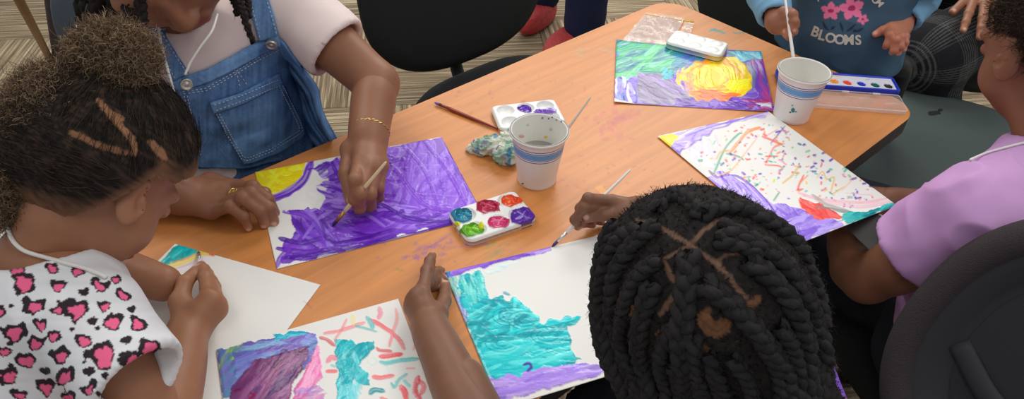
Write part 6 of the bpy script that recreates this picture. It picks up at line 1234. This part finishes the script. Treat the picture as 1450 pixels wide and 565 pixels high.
    word('BLOOMS', zz([(478, 262), (528, 288), (592, 306), (660, 318), (730, 322), (800, 322)]), [13.5, 13.5, 13, 13, 13.5, 13], [22, 16, 10, 4, 0, -4])
    word('OM', zz([(905, 14), (935, 34)]), [9, 9], [50, 50]); word('I', zz([(512, 8)]), [9], [-20])
    vt = Vol(*bounds([T(cS, cN, .45), T(cS, cN, .76)], .16), 0.005); vt.chain([T(cS, cN, .73), T(cS, cN, .6)], [.083, .09], .02); vt.half(T(cS, cN, .75), (0, 0, 1))
    for q in (-1, 1): limb_legs(vt, T(cS, cN + q * .045, .66), T(cS - .02, cN + q * .05, .36), T(cS + .02, cN + q * .05, .06), (.07, .05, .045)); 
    vt.cap(J(1205, 105, .70), J(1238, 88, .69), .035, .03, .02)
    cloth('trousers', vt, (38, 44, 72), root, fabric, (20, 0.004), 2, 5)
    sh = mat('toddler_shoe', lin((210, 208, 204)), .6)
    for q in (-1, 1): V, F_ = pad(T(cS - .01, cN + q * .05, .028), np.array([*ND, 0]), np.array([*SD, 0]), .065, .14, .05, n=2.4); mesh_obj('shoe', V, F_, sh, root)
    vc = Vol(hc - 0.15, hc + 0.15, 0.003); vc.ell(L(0, -0.018, 0.036), np.array((0.078, 0.096, 0.088)) * s, M, 0.01); vc.half(L(0, .05, .02), M @ np.array([0, 1, -.5])); Vc, Fc = vc.mesh()
    mesh_obj('hair', Vc + vnormals(Vc, Fc) * (.006 * (vn3(Vc, 160, 2) - .5))[:, None], Fc, hairm, root, col=np.tile(lin((38, 30, 28)), (len(Vc), 1)))
toddler()
# ---------------------------------------------------------------- child in lavender-pink
def child_pink():
    root = empty('person', (0.70, 0.74, 0), 'child in a lavender-pink T-shirt and dark jeans sitting at the right edge, phone in lap', 'person')
    sk = (128, 84, 62); M = basis((-.25, .86, -.45), (.02, .1, 1)); s = .92; hc = D(1494, 66, .955); nb = D(1500, 212, .965)
    vh = Vol(hc - 0.16, hc + 0.16, 0.0025); L = head(vh, hc, M, s, neck=nb); vh.cap(hc - [0, 0, .04], nb, .045, .045, .02); Vh, Fh = vh.mesh(); Vh = smoothm(Vh, Fh, 1); Ch = skin_col(Vh, sk, 2)
    shL, shR = D(1385, 300, .93), D(1540, 215, 1.06); eL = D(1228, 395, 1.06); WL = D(1196, 322, 1.135); eR = D(1345, 300, 1.14); WR = D(1262, 288, 1.15)
    pel = D(1400, 560, 1.10); 
    vb = Vol(*bounds([nb, shL, shR, eL, eR, pel, WL], 0.13), 0.0045)
    vb.chain([nb, D(1440, 330, .99), D(1410, 450, 1.04), pel], [.042, .075, .08, .09], .04); vb.chain([shL, nb + [0, 0, -.02], shR], [.04, .045, .04], .03); vb.chain([shL, eL, WL], [.040, .034, .026], .012, n=3); vb.chain([shR, eR, WR], [.038, .032, .026], .012)
    Vb, Fb = vb.mesh(); Vb = smoothm(Vb, Fb, 2); out = []
    for W, E_, sg in ((WL, eL, 1), (WR, eR, -1)):
        d = unit(W - E_); sd = unit(np.cross(d, [0, 0, 1])) * sg; up = np.cross(sd, d) * sg; up = up if up[2] > 0 else -up; vv = Vol(*bounds([W, W + d * .16], .05), .002); K = [W + d * .08 - sd * q + up * .006 for q in (-.026, -.009, .009, .024)]
        Q = hand(vv, W, K, [k + d * .05 - up * .03 for k in K], [W + d * .03 + sd * .03, W + d * .06 + sd * .04, W + d * .085 + sd * .035 - up * .01], up, .88, .020, [E_], [.033]); V, F_ = vv.mesh(); V = smoothm(V, F_, 1); out.append((V, F_, nails(V, skin_col(V, sk, 3), Q, sk)))
    assemble('body', [(Vh, Fh, Ch), (Vb, Fb, skin_col(Vb, sk))] + out, root)
    vs = Vol(*bounds([nb, shL, shR, D(1290, 470, 1.1), D(1500, 500, 1.1)], 0.13), 0.0035)
    vs.chain([nb + [0, 0, -.045], D(1440, 330, .99), D(1405, 440, 1.04), D(1385, 490, 1.06)], [.058, .092, .098, .10], .04); vs.chain([shL, nb + [0, 0, -.04], shR], [.052, .055, .05], .03)
    ax = unit(eL - shL); hem = shL + (eL - shL) * .56; vs.cap(shL, shL + (eL - shL) * .8, .056, .062, .02); lo, hi = bounds([hem + ax * .02], .085); vs.half(hem, ax, lo=lo, hi=hi); vs.cap(hem - ax * .02, hem + ax * .06, .048, .056, 0, op='d')
    vs.chain([D(1345, 400, 1.04), D(1298, 448, 1.09)], [.05, .02], .03)
    vs.chain([D(1330, 290, 1.02), D(1262, 338, 1.07)], [.03, .010], .02)
    vs.cap(nb - [0, 0, .012], hc, .047, .055, .004, op='d')
    _, Vq, Fq = cloth('shirt', vs, (204, 158, 208), root, fabric, (22, 0.010), 3, 6)
    BVS = bvh_of(np.vstack([Vq, Vb]), np.vstack([Fq, Fb + len(Vq)]))
    # jeans
    vt = Vol(*bounds([pel, J(1120, 300, .5), J(1130, 360, .5)], .13), .005); k1, k2 = J(1150, 345, .50), J(1130, 270, .50)
    vt.chain([pel, D(1340, 500, 1.12)], [.11, .10], .03); h1, h2 = J(1300, 440, .50), J(1330, 350, .50); vt.cap(h1, k1, .078, .062, .03); vt.cap(h2, k2, .078, .06, .03); vt.cap(k1, k1 + [-.02, .05, -.3], .06, .05, .02); vt.cap(k2, k2 + [-.02, .05, -.3], .06, .05, .02)
    cloth('jeans', vt, (46, 48, 56), root, denim, (18, 0.006), 2, 5, colf=lambda V, N: np.array(lin((44, 46, 54)))[None] * (0.6 + 0.9 * vn3(V, 40, 3))[:, None])
    vc = Vol(hc - 0.16, hc + 0.16, 0.0025); vc.ell(L(0, -0.018, 0.036), np.array((0.0785, 0.0965, 0.088)) * s, M, 0.01); Vc, Fc = vc.mesh(); loc = (Vc - hc) @ M
    Vc, Fc, _ = keep(Vc, Fc, loc[:, 2] > np.interp(loc[:, 1], [-.1, -.02, .01, .04, .09], [-.05, -.04, .02, .02, .06]) + .006 * (vn3(Vc, 70, 2) - .5))
    h_ = mesh_obj('hair', Vc, Fc, hairm, root, col=np.tile(lin((44, 34, 30)), (len(Vc), 1)))
    rs = np.random.RandomState(4); n = 9000; i = rs.choice(len(Vc), n); Nc = vnormals(Vc, Fc)[i]; d = Nc + .6 * rs.randn(n, 3); t = np.linspace(0, 1, 6)[None, :, None]; S_ = strands(Vc[i][:, None] + d[:, None] * .009 * t + .0015 * np.sin(t * 10 + rs.rand(n, 1, 1) * 6) * rs.randn(n, 1, 3), .0004, rs, [(60, 48, 38), (40, 32, 28), (84, 68, 54)]); mesh_obj('curls', S_[0], S_[1], hairm, h_, col=S_[2])
    V, F_ = tube(cordpath(BVS, [(1478, 198), (1450, 204), (1420, 212), (1396, 219), (1375, 228)], .002), .0017, 8); mesh_obj('neck_cord', V, F_, mat('white_cord', lin((232, 228, 224)), .6), root)
    # phone
    ph = [D(*q) for q in ((1234, 308, 1.065), (1266, 338, 1.045), (1262, 346, 1.10), (1228, 312, 1.125))]
    a = unit(ph[1] - ph[0]); b = unit(np.array([-.55, -.3, -.6])); b = unit(b - a * (a @ b)); V, F_ = slab(rrect(.034, .022, .006), -.004, .004, .0012, (ph[0] + ph[1]) / 2 + b * .012, a, b); V = V
    o = empty('phone', (ph[0] + ph[1]) / 2, 'dark phone with a clear case, in the lap of the child in lavender-pink', 'phone'); mesh_obj('phone_body', V, F_, mat('phone_black', lin((40, 38, 40)), .15), o, smooth=False)
    V, F_ = slab(rrect(.0355, .0235, .007), -.0048, -.001, .001, (ph[0] + ph[1]) / 2 + b * .012, a, b); mesh_obj('phone_case', V, F_, mat('clear_case', lin((84, 80, 80)), .2, metal=.4), o, smooth=False)
    V, F_ = tube(catmull([D(1243, 303, 1.06), D(1258, 310, 1.045), D(1276, 314, 1.04), D(1300, 317, 1.04)], 5), .0017, 8); mesh_obj('cord', V, F_, mat('white_cable', lin((228, 228, 226)), .5), o)
child_pink()
# ---------------------------------------------------------------- seated adult, one knee and hand in view
def adult():
    kn = J(1318, 78, .53); hip = kn + np.array([.36, .22, .04]); hip2 = hip + np.array([-.16, .24, 0]); kn2 = kn + np.array([-.02, .42, 0.0]); foot = np.array([kn[0] + .13, kn[1] + .02, .06])
    root = empty('person', (hip[0], hip[1], 0), 'adult in dark plaid trousers sitting at the top right, hand resting on the knee', 'person')
    sk = (138, 92, 68); ch = hip + np.array([.02, .12, .38]); nb = ch + [-.02, 0, .16]; hc = nb + [-.06, -.02, .16]; M = basis((-.8, -.4, -.3), (0, 0, 1))
    vh = Vol(hc - .17, hc + .17, .004); L = head(vh, hc, M, 1.05, neck=nb); Vh, Fh = vh.mesh()
    sh = ch + [.06, -.17, .1]; el = hip + np.array([.03, -.16, .22]); W = J(1424, -34, .680)
    vb = Vol(*bounds([nb, sh, el, hip, W, ch + [0, .2, 0]], .17), .007); vb.chain([nb, ch, hip + [0, .1, 0]], [.05, .12, .13], .05); vb.chain([sh, el, W], [.05, .04, .03], .02); vb.chain([ch + [-.04, .2, .1], hip + [-.1, .22, .2], kn2 + [.1, 0, .1]], [.05, .042, .03], .02); Vb, Fb = vb.mesh(); Vb = smoothm(Vb, Fb, 2)
    Z_ = .615; vv = Vol(*bounds([W, J(1340, 10, .66), J(1400, 60, .6)], .06), .0022)
    Q = hand(vv, W, [J(1378, 2, .674), J(1394, 6, .676), J(1410, 4, .672), J(1424, -2, .666)], [J(1364, 43, .638), J(1387, 53, .634), J(1405, 49, .634), J(1428, 34, .636)], [J(1388, -16, .675), J(1366, 2, .668), J(1349, 17, .652)], unit([-.1, .2, 1]), 1.08, .027, [el], [.04], fat=1.1); V, F_ = vv.mesh(); V = smoothm(V, F_, 1)
    assemble('body', [(Vh, Fh, skin_col(Vh, sk)), (Vb, Fb, skin_col(Vb, sk)), (V, F_, nails(V, skin_col(V, sk, 3), Q, sk))], root)
    vt = Vol(*bounds([kn, hip + [0, 0, .05], hip2, kn2, foot], .16), .005); vt.cap(hip, kn, .105, .085, .03); vt.cap(hip2, kn2, .1, .08, .03); vt.chain([hip + [0, 0, .03], hip2 + [0, 0, .03]], [.12, .12], .04)
    vt.chain([kn, (kn + foot) / 2 + [.02, 0, 0], foot], [.082, .066, .055], .03); vt.chain([kn2, [kn2[0] - .02, kn2[1] + .02, .06]], [.078, .055], .03)
    def plaid(V, N):
        x = vn3(V, 6, 2) * .02; a = (V[:, 0] * .85 + V[:, 1] * .52 - V[:, 2] * .2 + x); dd = unit(hip - kn); sd = unit(np.cross(dd, [0, 0, 1])); uu = np.cross(sd, dd); q = V - kn; a = q @ dd + x; b = np.arctan2(q @ sd, q @ uu + .01) * .09; ln = lambda q, p: np.clip((np.sin(q * 6.283 / p) - .1) * 2.2, 0, 1); ma = np.clip((np.sin(a * 6.283 / .11)) * 2 + .5, 0, 1); mb = np.clip((np.sin(b * 6.283 / .11)) * 2 + .5, 0, 1)
        k = (0.62 * ln(a, .0075) * ma + 0.62 * ln(b, .0075) * mb)[:, None]; return np.array(lin((36, 36, 40)))[None] * (1 - np.clip(k, 0, 1) * .8) + np.array(lin((150, 150, 146)))[None] * np.clip(k, 0, 1) * .42
    cloth('trousers', vt, (40, 40, 44), root, knit, (14, 0.006), 2, 5, colf=plaid, sub=1)
    vs = Vol(*bounds([nb, sh, el, hip, ch + [0, .2, 0]], .18), .007); vs.chain([nb - [0, 0, .03], ch, hip + [0, .1, .06]], [.065, .14, .15], .05); vs.cap(sh, sh + (el - sh) * .7, .066, .06, .02); vs.cap(ch + [-.04, .2, .1], hip + [-.08, .22, .22], .064, .06, .02); cloth('shirt', vs, (70, 70, 76), root, fabric)
    for kk in (foot, np.array([kn2[0] - .02, kn2[1] + .02, .06])): V, F_ = pad(kk + [-.05, -.02, -.02], (.4, -.9, 0), (-.9, -.4, 0), .09, .27, .075, n=2.4); mesh_obj('shoe', V, F_, mat('dark_shoe', lin((30, 30, 32)), .6), root)
    vc = Vol(hc - .17, hc + .17, .005); vc.ell(L(0, -.018, .036), (.083, .1, .09), M, .01); vc.half(L(0, .05, .02), M @ np.array([0, 1, -.5])); Vc, Fc = vc.mesh(); mesh_obj('hair', Vc, Fc, hairm, root, col=np.tile(lin((30, 26, 26)), (len(Vc), 1)))
    return hip, hip2
hipA, hipB = adult()
# ---------------------------------------------------------------- someone standing further back, one trouser leg and red shoe in view
def standing():
    ft = J(792, 62, .06); b = np.array([ft[0] + .06, ft[1] + .06, 0]); root = empty('person', b, 'person in navy trousers and a red shoe standing behind the empty office chair', 'person')
    up = lambda x, y, z: b + np.array([x, y, z]); sk = (136, 92, 68); M = basis((-.5, -.8, -.2), (0, 0, 1)); hc = up(-.02, .0, 1.56)
    vh = Vol(hc - .17, hc + .17, .005); L = head(vh, hc, M, 1.0, neck=up(0, 0, 1.42)); Vh, Fh = vh.mesh()
    vb = Vol(up(-.35, -.3, 0), up(.35, .35, 1.5), .008); vb.chain([up(0, 0, 1.42), up(0, 0, 1.25), up(0, 0, .95)], [.05, .12, .12], .05)
    for q in (-1, 1): vb.chain([up(q * .17, 0, 1.36), up(q * .24, .02, 1.1), up(q * .23, -.08, .88)], [.05, .04, .03], .02); vb.ell(up(q * .23, -.10, .80), (.035, .025, .07), None, .02)
    Vb, Fb = vb.mesh(); assemble('body', [(Vh, Fh, skin_col(Vh, sk)), (Vb, Fb, skin_col(Vb, sk))], root)
    vt = Vol(up(-.3, -.35, .03), up(.35, .4, 1.05), .006); vt.chain([up(0, 0, 1.0), up(0, 0, .9)], [.14, .15], .04); vt.chain([up(-.02, 0, .86), up(.03, -.03, .48), up(.035, .0, .12)], [.1, .082, .078], .04); vt.chain([up(.1, .1, .86), up(-.1, .22, .48), up(-.12, .26, .12)], [.1, .075, .07], .04)
    cloth('trousers', vt, (36, 42, 72), root, fabric, (12, .009), 2, 4)
    vs = Vol(up(-.35, -.25, .9), up(.35, .25, 1.5), .008); vs.chain([up(0, 0, 1.4), up(0, 0, 1.25), up(0, 0, .97)], [.06, .14, .145], .05)
    for q in (-1, 1): vs.chain([up(q * .17, 0, 1.36), up(q * .22, .01, 1.18)], [.065, .06], .03)
    cloth('shirt', vs, (90, 100, 120), root, fabric); red = mat('red_shoe', lin((190, 66, 66)), .6, bump=(60, .8, .01))
    V, F_ = pad(up(-.045, -.05, .05), (.85, -.5, 0), (-.5, -.85, 0), .1, .26, .1, n=2.3); mesh_obj('shoe', V, F_, red, root); V, F_ = pad(up(-.14, .2, .05), (.85, -.5, 0), (-.5, -.85, 0), .1, .26, .1, n=2.3); mesh_obj('shoe', V, F_, red, root)
    vc = Vol(hc - .17, hc + .17, .006); vc.ell(L(0, -.018, .036), (.08, .1, .09), M, .01); vc.half(L(0, .05, .02), M @ np.array([0, 1, -.5])); Vc, Fc = vc.mesh(); mesh_obj('hair', Vc, Fc, hairm, root, col=np.tile(lin((30, 26, 26)), (len(Vc), 1)))
standing()
# ---------------------------------------------------------------- remaining chairs and background things
chair('blue-grey chair that the person in denim overalls sits on', T(.36, 1.13)[:2], -ND, seatm=mat('bluegrey_upholstery', lin((70, 80, 90)), .8, bump=(500, .5, .001)), bz=.78, off=.20, back=(.36, .36), lean=.1)
cB = chair('black chair behind the toddler, at the far end of the table', T(1.56, .90)[:2], -SD, bz=.78, off=.10, back=(.40, .60), seat=(.46, .30), lean=.05, bn=4, curve=-.02)
gch = chair('greenish black empty chair with a torn seat, by the right corner of the table', (J(1300, 200, .45)[:2]), (-.3, -1), seat=(.60, .52), sz=.46, seatm=green, back=None)
chair('dark chair that the child with box braids sits on', T(.4, -.02)[:2], ND, bz=.70, off=.24, back=(.42, .3), seat=(.42, .40), sz=.42)
chair('dark chair that the child in the heart-print shirt sits on', T(-.26, .69)[:2], SD, bz=.72, off=.2, back=(.42, .3), seat=(.42, .40), sz=.42)
chair('black chair under the adult in plaid trousers', (hipA[:2] + hipB[:2]) / 2, (-.9, -.4), bz=.8, off=.24, sz=.42)
def near_chair():
    c = J(1400, 480, .48); root = empty('office_chair', (c[0], c[1], 0), 'black chair with a round padded back rim, nearest the camera at the bottom right', 'chair', 'upholstered office chairs')
    f = unit([-.25, .95, 0]); r = np.array([f[1], -f[0], 0]); bc = D(1508, 562, .80)
    rimm = mat('rim_fabric', lin((66, 60, 62)), .9, bump=(620, .9, .0016), spec=.2); inner = mat('dark_back_panel', lin((38, 38, 42)), .6, bump=(900, .5, .001)); pl = mat('satin_black_plastic', lin((44, 44, 48)), .7)
    nrm = unit(CAM - bc + np.array([-.1, .1, -.25])); ex = unit(np.cross([0, 0, 1], nrm)); ez = np.cross(nrm, ex)
    def ringpts(kx, kz, y, n=90, e=2.25): t = np.linspace(0, 2 * math.pi, n, endpoint=False); return bc + (np.sign(np.cos(t)) * np.abs(np.cos(t)) ** (2 / e) * kx)[:, None] * ex + (np.sign(np.sin(t)) * np.abs(np.sin(t)) ** (2 / e) * kz)[:, None] * ez + nrm * y
    W_, H_ = .163, .175
    R_ = [ringpts(W_ + a * .022, H_ + a * .022, b * .022) for a, b in [(math.cos(q), math.sin(q)) for q in np.linspace(0, 2 * math.pi, 18, endpoint=False)]]; n = len(R_[0]); V = np.vstack(R_); m_ = len(R_); F_ = [(i * n + k, i * n + (k + 1) % n, ((i + 1) % m_) * n + (k + 1) % n, ((i + 1) % m_) * n + k) for i in range(m_) for k in range(n)]; mesh_obj('back_rim', V, F_, rimm, root)
    V, F_ = loft([ringpts(W_ - .012, H_ - .012, .012), ringpts(W_ - .030, H_ - .030, .010), ringpts(W_ - .042, H_ - .042, -.002), ringpts(W_ - .055, H_ - .055, -.006), ringpts(.02, .02, -.012)], False); F_ = F_ + [tuple(range(4 * n, 5 * n))]; mesh_obj('back_shell', V, F_, pl, root)
    V, F_ = loft([ringpts(W_ - .055, H_ - .055, -.004), ringpts(.001, .001, -.010)], False); mesh_obj('back_panel', V, F_, inner, root)
    V, F_ = tube(catmull([bc - ez * .03 + ex * -.11 - nrm * .004, bc - ez * .055 + ex * -.05 + nrm * .002, bc - ez * .06 + nrm * .004, bc - ez * .055 + ex * .05 + nrm * .002, bc - ez * .03 + ex * .11 - nrm * .004], 6), .014, 10, flat=(nrm, .35)); mesh_obj('cross_bar', V, F_, pl, root)
    V, F_ = pad((c[0], c[1], .42), r, f, .46, .44, .08, n=3); mesh_obj('seat', V, F_, blackf, root)
    V, F_ = tube(catmull([np.array([c[0], c[1], .38]), bc - ez * .3 - nrm * .0 + [0, 0, -.05], bc - ez * .16 + nrm * .01, bc - ez * .05 + nrm * .005], 5), .022, 10); mesh_obj('back_support', V, F_, pl, root); five_star(root, c, .42, blackp)
near_chair()
sc_ = [o for o in gch.children if o.name.startswith('seat')][0]; off_ = np.array(worldloc(sc_)); bvS = BVHTree.FromPolygons([tuple(np.array(v.co) + off_) for v in sc_.data.vertices], [tuple(p.vertices) for p in sc_.data.polygons])
for u_, v_, ru, rv in ((1322, 160, 10, 3.2), (1331, 156, 4, 2)):
    r_ = blob_on(bvS, u_, v_, ru, rv, (14, 16, 16), 3, off=.0006)
    if r_: mesh_obj('tear', r_[0], r_[1], mat('tear', lin((16, 18, 18)), .9), gch)
def armrest():
    P = [J(1236, 84, .66), J(1252, 86, .665), J(1268, 92, .655), J(1272, 104, .62)]; V, F_ = tube(catmull([P[0] + [0.0, .03, 0], P[0], P[1], P[2], P[3], P[3] + [0, 0, -.12]], 5), .026, 12); mesh_obj('armrest', V, F_, mat('armrest_black', lin((30, 30, 32)), .4), cB)
armrest()
def pole(name, a, b, r, m, label, cat, seg=10): V, F_ = tube([a, b], r, seg); o = mesh_obj(name, V, F_, m); put(o, label, cat); recenter(o)
pole('wooden_pole', J(75, 92, .02), J(-20, -90, .95), .011, mat('pole_wood', lin((150, 112, 74)), .5, var=(20, .2)), 'slim brown wooden pole slanting over the carpet at the top left', 'pole')
def strap():
    a = J(82, 95, .03); b = J(68, -40, .75); root = empty('bag_strap', a * [1, 1, 0], 'dark strap with a round-ended cord hanging at the top left', 'strap'); m = mat('dark_strap', lin((44, 34, 52)), .7)
    V, F_ = tube(np.linspace(a, b, 6), [.019, .019, .020, .021, .021, .02], 10, flat=(unit([.3, 1, 0]), .3)); mesh_obj('strap_band', V, F_, m, root)
    V, F_ = tube([J(89, 58, .3), J(84, 38, .4), J(76, 10, .55), J(72, -30, .72)], [.006, .0055, .006, .006], 8); mesh_obj('cord', V, F_, m, root); k = Vol(J(90, 59, .3) - .03, J(90, 59, .3) + .03, .002); k.ell(J(90, 59, .3), (.011, .011, .013)); V, F_ = k.mesh(); mesh_obj('cord_end', V, F_, m, root)
strap()
def caster():
    c = J(1334, 4, .035); root = empty('office_chair', (c[0], c[1], 0), 'chair of which only a black foot and caster show at the top edge', 'chair')
    V, F_ = tube([c + [.02, .0, .03], c + [-.1, .22, .06]], [.022, .028], 10); mesh_obj('base_arm', V, F_, blackp, root); V, F_ = join([tube([c + [x, 0, 0], c + [x + .014, .004, 0]], .03, 18) for x in (-.02, .008)]); mesh_obj('caster', V, F_, blackp, root)
caster()
